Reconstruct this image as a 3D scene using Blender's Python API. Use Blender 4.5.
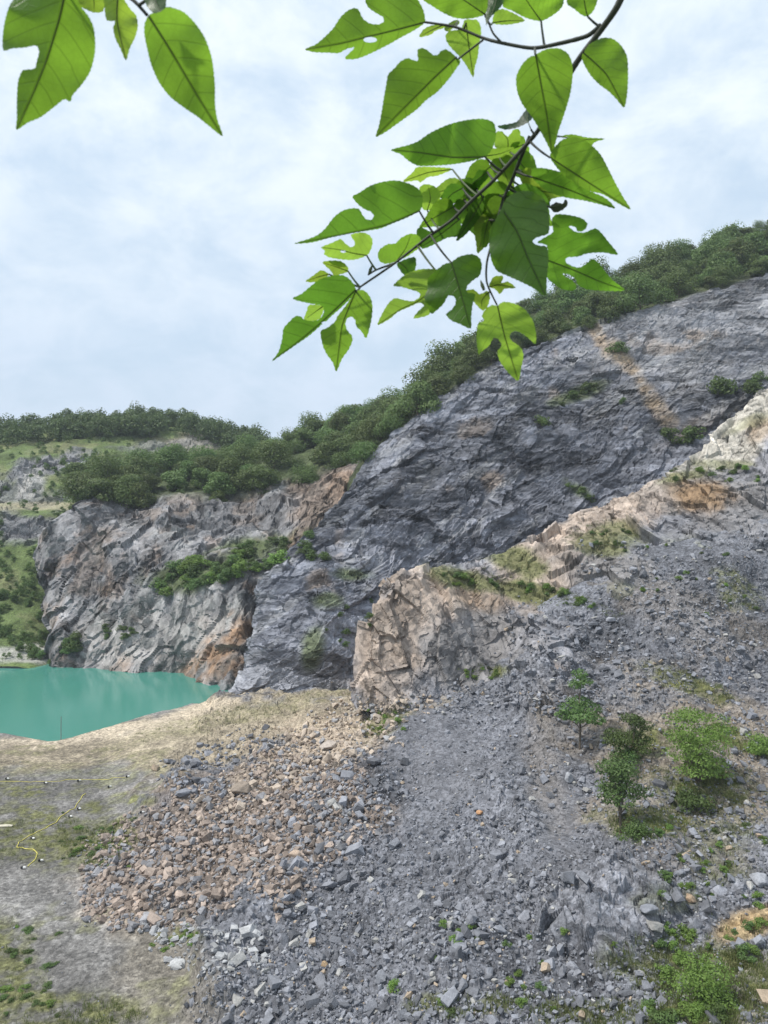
import bpy, bmesh, math, random
import numpy as np
from mathutils import Vector, geometry
R_ = math.radians
random.seed(7); RNG = np.random.default_rng(7)
SC = bpy.context.scene
COL = SC.collection
for o in list(bpy.data.objects): bpy.data.objects.remove(o)

# ------------------------------------------------------------------ camera, sky, sun, exposure
H = 34.0            # eye height above the lake
F = 739.0           # focal length in picture widths of 768 (26 mm on a 36 mm long side)
cam_d = bpy.data.cameras.new('camera'); cam = bpy.data.objects.new('camera', cam_d); COL.objects.link(cam)
cam.location = (0, 0, H); cam.rotation_euler = (R_(90), 0, 0)
cam_d.sensor_fit = 'VERTICAL'; cam_d.sensor_height = 36.0; cam_d.lens = 36.0 * F / 1024.0
cam_d.clip_start = 0.05; cam_d.clip_end = 6000
cam_d.dof.use_dof = True; cam_d.dof.focus_distance = 60.0; cam_d.dof.aperture_fstop = 16.0
SC.camera = cam
SC.render.resolution_x = 768; SC.render.resolution_y = 1024
SC.view_settings.view_transform = 'Standard'; SC.view_settings.look = 'None'
SC.view_settings.gamma = 1; SC.view_settings.exposure = 0.35; SC.view_settings.use_curve_mapping = False
SC.cycles.use_denoising = True; SC.cycles.denoising_input_passes = 'RGB_ALBEDO_NORMAL'; SC.cycles.denoising_prefilter = 'ACCURATE'
SC.cycles.max_bounces = 6; SC.cycles.diffuse_bounces = 3; SC.cycles.glossy_bounces = 2
SC.cycles.transmission_bounces = 3; SC.cycles.transparent_max_bounces = 8; SC.cycles.volume_bounces = 0

SUN_EL, SUN_AZ = 56.0, -105.0     # azimuth from +Y (ahead) towards +X (right)
W = bpy.data.worlds.new('World'); SC.world = W; W.use_nodes = True
nt = W.node_tree; nt.nodes.clear()
def N(nt, t, **kw):
    n = nt.nodes.new(t)
    for k, v in kw.items():
        if k == 'ins':
            for a, b in v.items(): n.inputs[a].default_value = b
        else: setattr(n, k, v)
    return n
def ramp(nt, stops, interp='LINEAR'):
    n = nt.nodes.new('ShaderNodeValToRGB'); n.color_ramp.interpolation = interp
    e = n.color_ramp.elements
    while len(e) < len(stops): e.new(0.5)
    for i, (p, c) in enumerate(stops):
        e[i].position = p; e[i].color = (c, c, c, 1) if not hasattr(c, '__len__') else (*c, 1)
    return n
sky = N(nt, 'ShaderNodeTexSky', sky_type='NISHITA', sun_disc=False, sun_elevation=R_(SUN_EL), sun_rotation=R_(SUN_AZ),
        air_density=1.2, dust_density=2.0, ozone_density=1.0)
tc = N(nt, 'ShaderNodeTexCoord'); sep = N(nt, 'ShaderNodeSeparateXYZ')
nt.links.new(tc.outputs['Generated'], sep.inputs[0])
ad = N(nt, 'ShaderNodeMath', operation='ADD', ins={1: 0.45}); nt.links.new(sep.outputs['Z'], ad.inputs[0])
mx = N(nt, 'ShaderNodeMath', operation='MAXIMUM', ins={1: 0.06}); nt.links.new(ad.outputs[0], mx.inputs[0])
dv = N(nt, 'ShaderNodeVectorMath', operation='DIVIDE'); cmb = N(nt, 'ShaderNodeCombineXYZ')
for k in range(3): nt.links.new(mx.outputs[0], cmb.inputs[k])
nt.links.new(tc.outputs['Generated'], dv.inputs[0]); nt.links.new(cmb.outputs[0], dv.inputs[1])
mp = N(nt, 'ShaderNodeMapping'); mp.inputs['Scale'].default_value = (2.3, 2.3, 0.0); mp.inputs['Location'].default_value = (3.1, 1.7, 0)
nt.links.new(dv.outputs[0], mp.inputs[0])
n1 = N(nt, 'ShaderNodeTexNoise', ins={'Scale': 2.3, 'Detail': 10.0, 'Roughness': 0.6, 'Distortion': 0.3}); nt.links.new(mp.outputs[0], n1.inputs['Vector'])
n2 = N(nt, 'ShaderNodeTexNoise', ins={'Scale': 7.0, 'Detail': 6.0, 'Roughness': 0.6}); nt.links.new(mp.outputs[0], n2.inputs['Vector'])
mm = N(nt, 'ShaderNodeMath', operation='MULTIPLY_ADD', ins={1: 0.17}); nt.links.new(n2.outputs[0], mm.inputs[0]); nt.links.new(n1.outputs[0], mm.inputs[2])
rp = ramp(nt, [(0.36, 0.0), (0.78, 1.0)], 'EASE'); nt.links.new(mm.outputs[0], rp.inputs[0])
# more cloud veil overhead, clearer pale blue low down
rz = ramp(nt, [(0.0, (0.51, 0.61, 0.74)), (0.2, (0.53, 0.655, 0.79)), (0.6, (0.56, 0.70, 0.85)), (1.0, (0.56, 0.70, 0.85))]); nt.links.new(sep.outputs['Z'], rz.inputs[0])
bl = N(nt, 'ShaderNodeMix', data_type='RGBA', ins={0: 0.80}); 
sm = N(nt, 'ShaderNodeVectorMath', operation='SCALE', ins={'Scale': 0.10}); nt.links.new(sky.outputs[0], sm.inputs[0])
nt.links.new(sm.outputs[0], bl.inputs[6]); nt.links.new(rz.outputs[0], bl.inputs[7])
rw = ramp(nt, [(0.0, (0.53, 0.62, 0.74)), (0.2, (0.585, 0.68, 0.80)), (0.45, (0.76, 0.83, 0.88)), (1.0, (0.82, 0.87, 0.9))]); nt.links.new(sep.outputs['Z'], rw.inputs[0])
mc = N(nt, 'ShaderNodeMix', data_type='RGBA'); nt.links.new(rp.outputs[0], mc.inputs[0])
nt.links.new(bl.outputs[2], mc.inputs[6]); nt.links.new(rw.outputs[0], mc.inputs[7])
SKY_STRENGTH = 1.0      # the Sky Texture itself is scaled by 0.10 above, the thin cloud sheet is mixed over it
bg = N(nt, 'ShaderNodeBackground', ins={'Strength': SKY_STRENGTH}); nt.links.new(mc.outputs[2], bg.inputs[0])
wo = N(nt, 'ShaderNodeOutputWorld'); nt.links.new(bg.outputs[0], wo.inputs[0])

sl = bpy.data.lights.new('sun', 'SUN'); sun = bpy.data.objects.new('sun', sl); COL.objects.link(sun)
sl.energy = 3.2; sl.angle = R_(4); sl.color = (1.0, 0.95, 0.87)
az, el = R_(SUN_AZ), R_(SUN_EL)
sd = Vector((math.sin(az) * math.cos(el), math.cos(az) * math.cos(el), math.sin(el)))
sun.rotation_euler = sd.to_track_quat('Z', 'Y').to_euler(); sun.location = (0, 0, 300)

# ------------------------------------------------------------------ helpers
def tag(o, label=None, cat=None, group=None, kind=None):
    if label: o['label'] = label
    if cat: o['category'] = cat
    if group: o['group'] = group
    if kind: o['kind'] = kind
    return o
def P(px, py, Y): return np.array([(px - 384.0) / F * Y, Y, H + (512.0 - py) / F * Y])
def proj(v):
    return 384 + F * v[..., 0] / v[..., 1], 512 - F * (v[..., 2] - H) / v[..., 1]
def mesh_np(name, V, faces, mats, smooth=False, cols=None, mat_idx=None):
    """faces: (n,k) int array (all the same k) or list of such arrays"""
    if not isinstance(faces, list): faces = [faces]
    faces = [f for f in faces if len(f)]
    me = bpy.data.meshes.new(name); V = np.asarray(V, np.float32)
    me.vertices.add(len(V)); me.vertices.foreach_set('co', V.ravel())
    nl = sum(f.size for f in faces); npoly = sum(len(f) for f in faces)
    me.loops.add(nl); me.loops.foreach_set('vertex_index', np.concatenate([f.ravel() for f in faces]).astype(np.int32))
    me.polygons.add(npoly)
    tot = np.concatenate([np.full(len(f), f.shape[1]) for f in faces]); st = np.concatenate([[0], np.cumsum(tot)[:-1]])
    me.polygons.foreach_set('loop_start', st.astype(np.int32))
    me.polygons.foreach_set('use_smooth', np.full(npoly, smooth))
    if mat_idx is not None: me.polygons.foreach_set('material_index', np.asarray(mat_idx, np.int32))
    for m in (mats if isinstance(mats, (list, tuple)) else [mats]): me.materials.append(m)
    if cols is not None:
        a = me.attributes.new('tint', 'FLOAT_COLOR', 'POINT')
        c = np.ones((len(V), 4), np.float32); c[:, :3] = cols; a.data.foreach_set('color', c.ravel())
    me.update(calc_edges=True); me.validate()
    return me
def obj(name, me, parent=None, loc=None):
    o = bpy.data.objects.new(name, me); COL.objects.link(o)
    if parent: o.parent = parent
    if loc is not None: o.location = loc
    return o
# --- noise
def _h(ix, iy, iz, s):
    h = (ix.astype(np.int64) * 374761393 + iy.astype(np.int64) * 668265263 + iz.astype(np.int64) * 2147483647 + s * 974634777) & 0xffffffff
    h = ((h ^ (h >> 13)) * 1274126177) & 0xffffffff
    h = ((h ^ (h >> 16)) * 2246822519) & 0xffffffff
    return (h ^ (h >> 15)) & 0xffffffff
def hf(ix, iy, iz, s): return (_h(ix, iy, iz, s) / 4294967295.0).astype(np.float32)
def vnoise(p, s=0):
    p = np.asarray(p, np.float32); i = np.floor(p).astype(np.int64); f = p - i; f = f * f * f * (f * (f * 6 - 15) + 10)
    r = 0
    for a in (0, 1):
        wa = f[..., 0] if a else 1 - f[..., 0]
        for b in (0, 1):
            wb = f[..., 1] if b else 1 - f[..., 1]
            for c in (0, 1):
                wc = f[..., 2] if c else 1 - f[..., 2]
                r = r + wa * wb * wc * hf(i[..., 0] + a, i[..., 1] + b, i[..., 2] + c, s)
    return r * 2 - 1
def fbm(p, o=4, s=0, g=0.5):
    r, a, t = 0, 1.0, 0
    for k in range(o):
        r = r + a * vnoise(p * (2.03 ** k) + 17.3 * k, s + k); t += a; a *= g
    return r / t * 1.6
def facet(p, s=0):
    """broken-rock relief: every cell of a voronoi pattern is a tilted flat face. returns height, crack closeness, cell random"""
    p = np.asarray(p, np.float32); b = np.floor(p - 0.5).astype(np.int64)
    d1 = np.full(p.shape[:-1], 9.0, np.float32); d2 = d1.copy(); h = np.zeros_like(d1); rid = np.zeros_like(d1)
    for a in (0, 1):
        for c in (0, 1):
            for e in (0, 1):
                ix, iy, iz = b[..., 0] + a, b[..., 1] + c, b[..., 2] + e
                j = np.stack([hf(ix, iy, iz, s + 1), hf(ix, iy, iz, s + 2), hf(ix, iy, iz, s + 3)], -1) * 0.9 + 0.05
                dlt = p - (np.stack([ix, iy, iz], -1) + j); d = (dlt * dlt).sum(-1)
                t = np.stack([hf(ix, iy, iz, s + 4), hf(ix, iy, iz, s + 5), hf(ix, iy, iz, s + 6)], -1) * 2 - 1
                r = hf(ix, iy, iz, s + 7)
                hh = (r * 2 - 1) * 0.8 + (dlt * t).sum(-1) * 1.3
                n = d < d1
                d2 = np.where(n, d1, np.minimum(d2, d)); h = np.where(n, hh, h); rid = np.where(n, r, rid); d1 = np.where(n, d, d1)
    return h, np.sqrt(d2) - np.sqrt(d1), rid
def sstep(a, b, x):
    t = np.clip((x - a) / (b - a), 0, 1); return t * t * (3 - 2 * t)
def blob(px, py, cx, cy, rx, ry, ang=0, nz=0, soft=0.35):
    c, s = math.cos(R_(ang)), math.sin(R_(ang)); dx, dy = px - cx, py - cy
    q = np.sqrt(((dx * c + dy * s) / rx) ** 2 + ((-dx * s + dy * c) / ry) ** 2)
    return 1 - sstep(1 - soft, 1 + soft, q + nz)
def mixc(a, b, m): return a + (np.asarray(b, np.float32) - a) * np.clip(m, 0, 1)[..., None]

# ------------------------------------------------------------------ materials
def mat(name): 
    m = bpy.data.materials.new(name); m.use_nodes = True; m.node_tree.nodes.clear(); return m
def rock_mat(name, scale=1.0, bump=0.5, stretch=(1, 1, 1), rough=0.88, contrast=0.5, objcol=False, gravel=0.0, cells=()):
    m = mat(name); t = m.node_tree; L = t.links.new
    co = N(t, 'ShaderNodeTexCoord'); mp = N(t, 'ShaderNodeMapping'); mp.inputs['Scale'].default_value = stretch
    mp.inputs['Rotation'].default_value = (0, R_(40), 0) if stretch != (1, 1, 1) else (0, 0, 0)
    geo = N(t, 'ShaderNodeNewGeometry')
    L(geo.outputs['Position'], mp.inputs[0])
    if objcol: base = N(t, 'ShaderNodeObjectInfo'); bc = base.outputs['Color']
    else: base = N(t, 'ShaderNodeAttribute', attribute_name='tint'); bc = base.outputs['Color']
    a = N(t, 'ShaderNodeTexNoise', ins={'Scale': 0.9 * scale, 'Detail': 8.0, 'Roughness': 0.65}); L(mp.outputs[0], a.inputs['Vector'])
    b = N(t, 'ShaderNodeTexNoise', ins={'Scale': 5.5 * scale, 'Detail': 5.0, 'Roughness': 0.7}); L(mp.outputs[0], b.inputs['Vector'])
    v = N(t, 'ShaderNodeTexVoronoi', feature='F1', ins={'Scale': 3.6 * scale, 'Randomness': 1.0}); L(mp.outputs[0], v.inputs['Vector'])
    r1 = ramp(t, [(0.3, 1 - contrast), (0.7, 1 + contrast)]); L(a.outputs[0], r1.inputs[0])
    r2 = ramp(t, [(0.3, 1 - contrast * 0.9), (0.7, 1 + contrast * 0.9)]); L(b.outputs[0], r2.inputs[0])
    # ramps clamp at 1, so use map ranges instead
    t.nodes.remove(r1); t.nodes.remove(r2)
    def mr(src, lo, hi, a0=0.3, a1=0.7):
        n = N(t, 'ShaderNodeMapRange', ins={'From Min': a0, 'From Max': a1, 'To Min': lo, 'To Max': hi}); L(src, n.inputs[0]); return n
    q1 = mr(a.outputs[0], 1 - contrast, 1 + contrast); q2 = mr(b.outputs[0], 1 - contrast * .8, 1 + contrast * .8)
    mu = N(t, 'ShaderNodeMath', operation='MULTIPLY'); L(q1.outputs[0], mu.inputs[0]); L(q2.outputs[0], mu.inputs[1])
    last = mu
    if gravel > 0:
        g = N(t, 'ShaderNodeTexVoronoi', feature='F1', ins={'Scale': 4.5}); L(geo.outputs['Position'], g.inputs['Vector'])
        sp = N(t, 'ShaderNodeSeparateColor'); L(g.outputs['Color'], sp.inputs[0])
        q3 = mr(sp.outputs[0], 1 - gravel, 1 + gravel, 0, 1)
        last = N(t, 'ShaderNodeMath', operation='MULTIPLY'); L(mu.outputs[0], last.inputs[0]); L(q3.outputs[0], last.inputs[1])
    sc = N(t, 'ShaderNodeVectorMath', operation='SCALE'); L(bc, sc.inputs[0]); L(last.outputs[0], sc.inputs['Scale'])
    bs = N(t, 'ShaderNodeBsdfPrincipled', ins={'Roughness': rough, 'Specular IOR Level': 0.25}); L(sc.outputs[0], bs.inputs['Base Color'])
    ad = N(t, 'ShaderNodeMath', operation='MULTIPLY_ADD', ins={1: 0.4}); L(b.outputs[0], ad.inputs[0]); L(a.outputs[0], ad.inputs[2])
    ad2 = N(t, 'ShaderNodeMath', operation='MULTIPLY_ADD', ins={1: 0.25}); L(v.outputs[0], ad2.inputs[0]); L(ad.outputs[0], ad2.inputs[2])
    bp = N(t, 'ShaderNodeBump', ins={'Strength': bump, 'Distance': 0.5 / scale}); L(ad2.outputs[0], bp.inputs['Height'])
    if cells:   # broken faces: every cell of the pattern is a flat face with its own tilt and tone
        wn = N(t, 'ShaderNodeTexNoise', ins={'Scale': .55, 'Detail': 4.0, 'Roughness': .6}); L(mp.outputs[0], wn.inputs['Vector'])
        wsub = N(t, 'ShaderNodeVectorMath', operation='MULTIPLY_ADD'); wsub.inputs[1].default_value = (1.3,) * 3; L(wn.outputs['Color'], wsub.inputs[0]); L(mp.outputs[0], wsub.inputs[2])
        acc = None; tone = last.outputs[0]
        for sc_, k_, tv in cells:
            vc = N(t, 'ShaderNodeTexVoronoi', feature='F1', ins={'Scale': sc_}); L(wsub.outputs[0], vc.inputs['Vector'])
            sb = N(t, 'ShaderNodeVectorMath', operation='SUBTRACT'); sb.inputs[1].default_value = (.5, .5, .5); L(vc.outputs['Color'], sb.inputs[0])
            ml_ = N(t, 'ShaderNodeVectorMath', operation='SCALE', ins={'Scale': k_}); L(sb.outputs[0], ml_.inputs[0])
            if acc is None: acc = ml_.outputs[0]
            else:
                a_ = N(t, 'ShaderNodeVectorMath', operation='ADD'); L(acc, a_.inputs[0]); L(ml_.outputs[0], a_.inputs[1]); acc = a_.outputs[0]
            sp2 = N(t, 'ShaderNodeSeparateColor'); L(vc.outputs['Color'], sp2.inputs[0]); q4 = mr(sp2.outputs[2], 1 - tv, 1 + tv, 0, 1)
            m4 = N(t, 'ShaderNodeMath', operation='MULTIPLY'); L(tone, m4.inputs[0]); L(q4.outputs[0], m4.inputs[1]); tone = m4.outputs[0]
        L(tone, sc.inputs['Scale'])
        an = N(t, 'ShaderNodeVectorMath', operation='ADD'); L(bp.outputs[0], an.inputs[0]); L(acc, an.inputs[1])
        nn_ = N(t, 'ShaderNodeVectorMath', operation='NORMALIZE'); L(an.outputs[0], nn_.inputs[0]); L(nn_.outputs[0], bs.inputs['Normal'])
    else: L(bp.outputs[0], bs.inputs['Normal'])
    o = N(t, 'ShaderNodeOutputMaterial'); L(bs.outputs[0], o.inputs[0]); return m
M_CLIFF = rock_mat('cliff_rock', 1.0, 0.6, (0.35, 1, 1.3), contrast=0.34, cells=((.085, .6, .18), (.24, .7, .18), (.6, .6, .14), (1.6, .4, .10)))
M_CLIFF2 = rock_mat('lakeside_rock', 1.0, 0.6, (1.0, 1, 0.55), contrast=0.34, cells=((.09, .5, .18), (.2, .65, .18), (.5, .65, .16), (1.3, .45, .12)))
M_RIDGE = rock_mat('ridge_rock', 1.4, 0.5, (1.0, 1, 0.6), contrast=0.26, cells=((.28, .55, .12), (.7, .6, .12), (2.0, .5, .12)))
M_TERR = rock_mat('ground_gravel', 1.6, 0.55, contrast=0.3, gravel=0.35)
M_STONE = rock_mat('loose_stone', 2.5, 0.4, contrast=0.28)
M_STONE_O = rock_mat('single_stone', 2.5, 0.4, contrast=0.28, objcol=True)

def leaf_mat(name, col, var=0.35, trans=0.35, hue=0.04, rough=0.55, objrand=True):
    m = mat(name); t = m.node_tree; L = t.links.new
    geo = N(t, 'ShaderNodeNewGeometry'); oi = N(t, 'ShaderNodeObjectInfo')
    no = N(t, 'ShaderNodeTexNoise', ins={'Scale': 0.5, 'Detail': 3.0}); L(geo.outputs['Position'], no.inputs['Vector'])
    s = N(t, 'ShaderNodeMath', operation='MULTIPLY_ADD', ins={1: 0.35}); L(geo.outputs['Random Per Island'], s.inputs[0]); 
    s2 = N(t, 'ShaderNodeMath', operation='MULTIPLY_ADD', ins={1: 1.0 if objrand else 0.0}); L(oi.outputs['Random'], s2.inputs[0]); L(no.outputs[0], s2.inputs[2]); L(s2.outputs[0], s.inputs[2])
    hi = 1.75 if objrand else 1.0
    mrr = N(t, 'ShaderNodeMapRange', ins={'From Min': 0.2, 'From Max': 0.2 + hi, 'To Min': 1 - var, 'To Max': 1 + var}); L(s.outputs[0], mrr.inputs[0])
    hs = N(t, 'ShaderNodeHueSaturation', ins={'Color': (*col, 1)})
    mh = N(t, 'ShaderNodeMapRange', ins={'From Min': 0, 'From Max': 1, 'To Min': 0.5 - hue, 'To Max': 0.5 + hue}); L(oi.outputs['Random'], mh.inputs[0])
    L(mh.outputs[0], hs.inputs['Hue']); L(mrr.outputs[0], hs.inputs['Value'])
    bs = N(t, 'ShaderNodeBsdfPrincipled', ins={'Roughness': rough, 'Specular IOR Level': 0.3}); L(hs.outputs[0], bs.inputs['Base Color'])
    tr = N(t, 'ShaderNodeBsdfTranslucent'); L(hs.outputs[0], tr.inputs[0])
    mx = N(t, 'ShaderNodeMixShader', ins={0: trans}); L(bs.outputs[0], mx.inputs[1]); L(tr.outputs[0], mx.inputs[2])
    o = N(t, 'ShaderNodeOutputMaterial'); L(mx.outputs[0], o.inputs[0]); return m
M_FOREST = leaf_mat('forest_leaves', (0.105, 0.155, 0.046), 0.6, 0.3, 0.022)
M_FARWOOD = leaf_mat('far_leaves', (0.092, 0.14, 0.047), 0.45, 0.3, 0.0, objrand=False)
M_SHRUB = leaf_mat('shrub_leaves', (0.095, 0.15, 0.045), 0.45, 0.35, 0.015)
M_BRIGHT = leaf_mat('young_leaves', (0.165, 0.26, 0.06), 0.4, 0.4, 0.01)
M_DARKLF = leaf_mat('sapling_leaves', (0.105, 0.175, 0.055), 0.45, 0.35, 0.01)
M_GRASS = leaf_mat('grass_blades', (0.135, 0.165, 0.055), 0.5, 0.3, 0.0, objrand=False)
M_WEED = leaf_mat('weed_leaves', (0.095, 0.165, 0.045), 0.5, 0.35, 0.0, objrand=False)
def plain(name, col, rough=0.7, nscale=8, amt=0.25, metallic=0):
    m = mat(name); t = m.node_tree; L = t.links.new
    co = N(t, 'ShaderNodeTexCoord'); no = N(t, 'ShaderNodeTexNoise', ins={'Scale': nscale, 'Detail': 5.0}); L(co.outputs['Object'], no.inputs['Vector'])
    mr = N(t, 'ShaderNodeMapRange', ins={'From Min': .3, 'From Max': .7, 'To Min': 1 - amt, 'To Max': 1 + amt}); L(no.outputs[0], mr.inputs[0])
    sc = N(t, 'ShaderNodeVectorMath', operation='SCALE', ins={0: col}); L(mr.outputs[0], sc.inputs['Scale'])
    bs = N(t, 'ShaderNodeBsdfPrincipled', ins={'Roughness': rough, 'Metallic': metallic}); L(sc.outputs[0], bs.inputs['Base Color'])
    o = N(t, 'ShaderNodeOutputMaterial'); L(bs.outputs[0], o.inputs[0]); return m
M_BARK = plain('bark', (0.11, 0.09, 0.07), 0.9)
M_TWIG = plain('twig_bark', (0.040, 0.045, 0.035), 0.7, 60, 0.4)
M_PETI = plain('petiole', (0.05, 0.075, 0.022), 0.6, 60, 0.3)
M_YEL = plain('yellow_hose', (0.62, 0.55, 0.12), 0.5, 3, 0.2)
M_BLK = plain('black_plastic', (0.02, 0.02, 0.022), 0.5)
M_WHT = plain('white_plastic', (0.7, 0.7, 0.68), 0.5)
M_POLE = plain('pole_metal', (0.16, 0.2, 0.19), 0.6)

# ------------------------------------------------------------------ terrain sheets
def loft(grid, step=1.15, maxn=520):
    """grid: R x C control points (world).  tensor interpolation -> fine grid"""
    G = np.array(grid, np.float64)
    px, py = proj(G)
    def counts(ax):
        d = np.hypot(np.diff(px, axis=ax), np.diff(py, axis=ax)); d = d.max(axis=1 - ax)
        return np.clip((d / step).astype(int), 6, maxn)
    def interp(A, n):
        out = []
        K = len(A)
        for k in range(K - 1):
            p0, p1, p2, p3 = A[max(k - 1, 0)], A[k], A[k + 1], A[min(k + 2, K - 1)]
            t = np.linspace(0, 1, n[k], endpoint=False).reshape(-1, *([1] * (A.ndim - 1)))
            m1, m2 = (p2 - p0) * 0.32, (p3 - p1) * 0.32
            out.append((2 * t**3 - 3 * t**2 + 1) * p1 + (t**3 - 2 * t**2 + t) * m1 + (-2 * t**3 + 3 * t**2) * p2 + (t**3 - t**2) * m2)
        out.append(A[-1:]); return np.concatenate(out), np.concatenate([k + np.linspace(0, 1, n[k], endpoint=False) for k in range(K - 1)] + [[K - 1]])
    nr, nc = counts(0), counts(1)
    A, rp = interp(G, nr); B, cp = interp(np.swapaxes(A, 0, 1), nc)
    return np.swapaxes(B, 0, 1).astype(np.float32), rp, cp
def normals(V):
    du = np.gradient(V, axis=1); dv_ = np.gradient(V, axis=0)
    n = np.cross(du, dv_); n /= np.linalg.norm(n, axis=-1, keepdims=True) + 1e-9
    return n
def sheet(name, V, cols, m):
    r, c = V.shape[:2]; i = np.arange(r * c).reshape(r, c)
    f = np.stack([i[:-1, :-1], i[:-1, 1:], i[1:, 1:], i[1:, :-1]], -1).reshape(-1, 4)
    me = mesh_np(name, V.reshape(-1, 3), f, m, cols=cols.reshape(-1, 3))
    o = obj(name, me); o['kind'] = 'structure'; return o
def rotq(V, ang, sx, sy, sz, yaw=0):
    """coordinates turned in the x-z plane by ang, then scaled (bedding direction)"""
    c, s = math.cos(R_(ang)), math.sin(R_(ang)); x, y, z = V[..., 0], V[..., 1], V[..., 2]
    return np.stack([(x * c + z * s) * sx, y * sy, (-x * s + z * c) * sz], -1)
LAYERS = {}
def raster(name, V, nrm, sel=None):
    px, py = proj(V); ok = (px > -60) & (px < 830) & (py > 150) & (py < 1090)
    if sel is not None: ok &= sel
    LAYERS[name] = (V[ok], nrm[ok], px[ok], py[ok])
def zbuffer(names, cell=2):
    w, h = 460, 480
    best = np.full((h, w), 1e9, np.float32); pos = np.zeros((h, w, 3), np.float32); nr = np.zeros((h, w, 3), np.float32)
    for n in names:
        V, nn, px, py = LAYERS[n]
        ix = ((px + 60) / cell).astype(int).clip(0, w - 1); iy = ((py - 150) / cell).astype(int).clip(0, h - 1)
        o = np.argsort(-V[:, 1]); ix, iy, v, n2 = ix[o], iy[o], V[o], nn[o]
        nb = np.full((h, w), 1e9, np.float32); npos = np.zeros((h, w, 3), np.float32); nnr = np.zeros((h, w, 3), np.float32)
        nb[iy, ix] = v[:, 1]; npos[iy, ix] = v; nnr[iy, ix] = n2
        m = nb < best; best[m] = nb[m]; pos[m] = npos[m]; nr[m] = nnr[m]
    return best, pos, nr
ROCKGREY = np.array([0.140, 0.147, 0.173], np.float32)

# ---- main dark cliff on the right with the wooded hill above it
def back(row, dY, dz): return [p + np.array([p[0] / p[1] * dY, dY, dz]) for p in row]
def row(*pts): return [P(*p) for p in pts]
gB = [
 row((262,712,150),(230,707,131),(300,700,128),(350,692,133),(450,662,150),(560,622,150),(680,592,150),(775,572,150),(960,545,150)),
 row((285,640,165),(254,640,136),(310,640,134),(360,630,140),(450,590,152),(560,545,157),(680,490,160),(775,440,163),(960,400,165)),
 row((290,585,172),(259,590,145),(320,575,145),(370,560,150),(460,510,162),(570,465,168),(690,410,172),(775,375,175),(960,330,178)),
 row((325,540,182),(300,545,158),(345,515,162),(400,480,168),(480,440,175),(580,395,180),(690,350,184),(775,325,187),(960,280,190)),
 row((372,495,195),(342,500,172),(369,457,180),(430,404,185),(500,364,190),(590,330,194),(690,300,197),(775,279,200),(960,240,205)),
 row((374,480,210),(348,485,194),(372,448,200),(434,396,205),(503,346,212),(590,312,216),(690,280,221),(775,256,224),(960,210,228)),
 row((375,470,230),(352,470,218),(382,444,226),(442,388,232),(508,328,240),(590,297,245),(690,261,250),(775,233,255),(960,180,260)),
]
gB.append(back(gB[-1], 70, -22))
V, rpar, cpar = loft(gB); n0 = normals(V)
RP = np.broadcast_to(rpar[:, None], V.shape[:2])
face = 1 - sstep(4.0, 4.25, RP)
wv = np.stack([fbm(V / 13, 3, 401), fbm(V / 13 + 30, 3, 402), fbm(V / 13 + 60, 3, 403)], -1)
Vw = V + wv * 1.4
q = rotq(Vw, 42, 0.42, 0.8, 1.2); qv = rotq(Vw, -28, .6, .8, 1.1)
h1, e1, r1 = facet(q / 9.0, 11); h2, e2, r2 = facet(q / 3.6 + 5, 23); h3, e3, r3 = facet(qv / 1.7 + 9, 37); h4, e4, r4 = facet(rotq(Vw, 35, .7, .9, 1.1) / 0.8, 41)
slabm = blob(*proj(V), 700, 340, 110, 55, -22, 0, .5)
big = fbm(rotq(V, 38, 0.25, 0.6, 1.0) / 22, 3, 3)
w_ = fbm(V / 7.0, 4, 9)
rough_ = (1 - .6 * slabm)
bedc = rotq(Vw, 40, .03, .12, .42)[..., 2] + rotq(Vw, 40, .03, .12, .42)[..., 1] + .5 * fbm(V / 14, 3, 407)
led = (bedc % 1.0) * np.clip(.5 + 1.2 * fbm(V / 9, 3, 408), 0, 1) + .4 * ((bedc * 2.7) % 1.0) * np.clip(.4 + fbm(V / 6, 3, 409), 0, 1)
disp = face * (1.1 * big + .75 * led + rough_ * (.75 * h1 + 0.45 * h2 + 0.22 * h3) + 0.10 * h4 + 0.5 * w_ ) + (1 - face) * 0.8 * w_
VB = V - n0 * disp[..., None] if n0[V.shape[0] // 4, V.shape[1] // 2, 1] > 0 else V + n0 * disp[..., None]
nB = normals(VB); nB = nB * np.sign(-nB[..., 1:2] + 1e-6)
px, py = proj(VB); nz = fbm(VB / 6, 4, 5) * 0.45
tone = fbm(rotq(VB + wv * 4, 40, 0.3, 0.4, 1.0) / 3.0, 5, 61); tone2 = fbm(rotq(VB, 38, 0.3, 0.5, 1.0) / 16, 3, 71)
cB = ROCKGREY * (1.0 + 0.34 * tone + 0.36 * tone2 + 0.5 * (r2 - .5) + 0.4 * (r3 - .5) + .3 * (r4 - .5))[..., None]
cB = cB * np.where(py > 560, 1.08, 1.0)[..., None]
cB = mixc(cB, (0.235, 0.235, 0.245), blob(px, py, 700, 330, 110, 60, -20, nz) * 0.55)
brown = np.maximum.reduce([blob(px, py, 628, 365, 34, 7, 48, nz * 1.2, .6) * (.9 + .4 * fbm(VB / 2, 3, 91)), blob(px, py, 655, 402, 30, 8, 55, nz * 1.2, .6) * (.9 + .4 * fbm(VB / 2, 3, 92)), blob(px, py, 600, 338, 18, 6, 60, nz, .6), blob(px, py, 700, 425, 40, 8, -30, nz, .6) * .4])
cB = mixc(cB, (0.30, 0.235, 0.17), brown * 0.85)
cB = mixc(cB, (0.27, 0.21, 0.16), sstep(.55, .95, fbm(VB / 11 + 40, 4, 81)) * 0.5)
cB = mixc(cB, (0.34, 0.34, 0.345), sstep(.25, .6, fbm(rotq(VB, 38, .2, .4, 1.3) / 2.2 + 9, 4, 83)) * 0.35)
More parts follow.
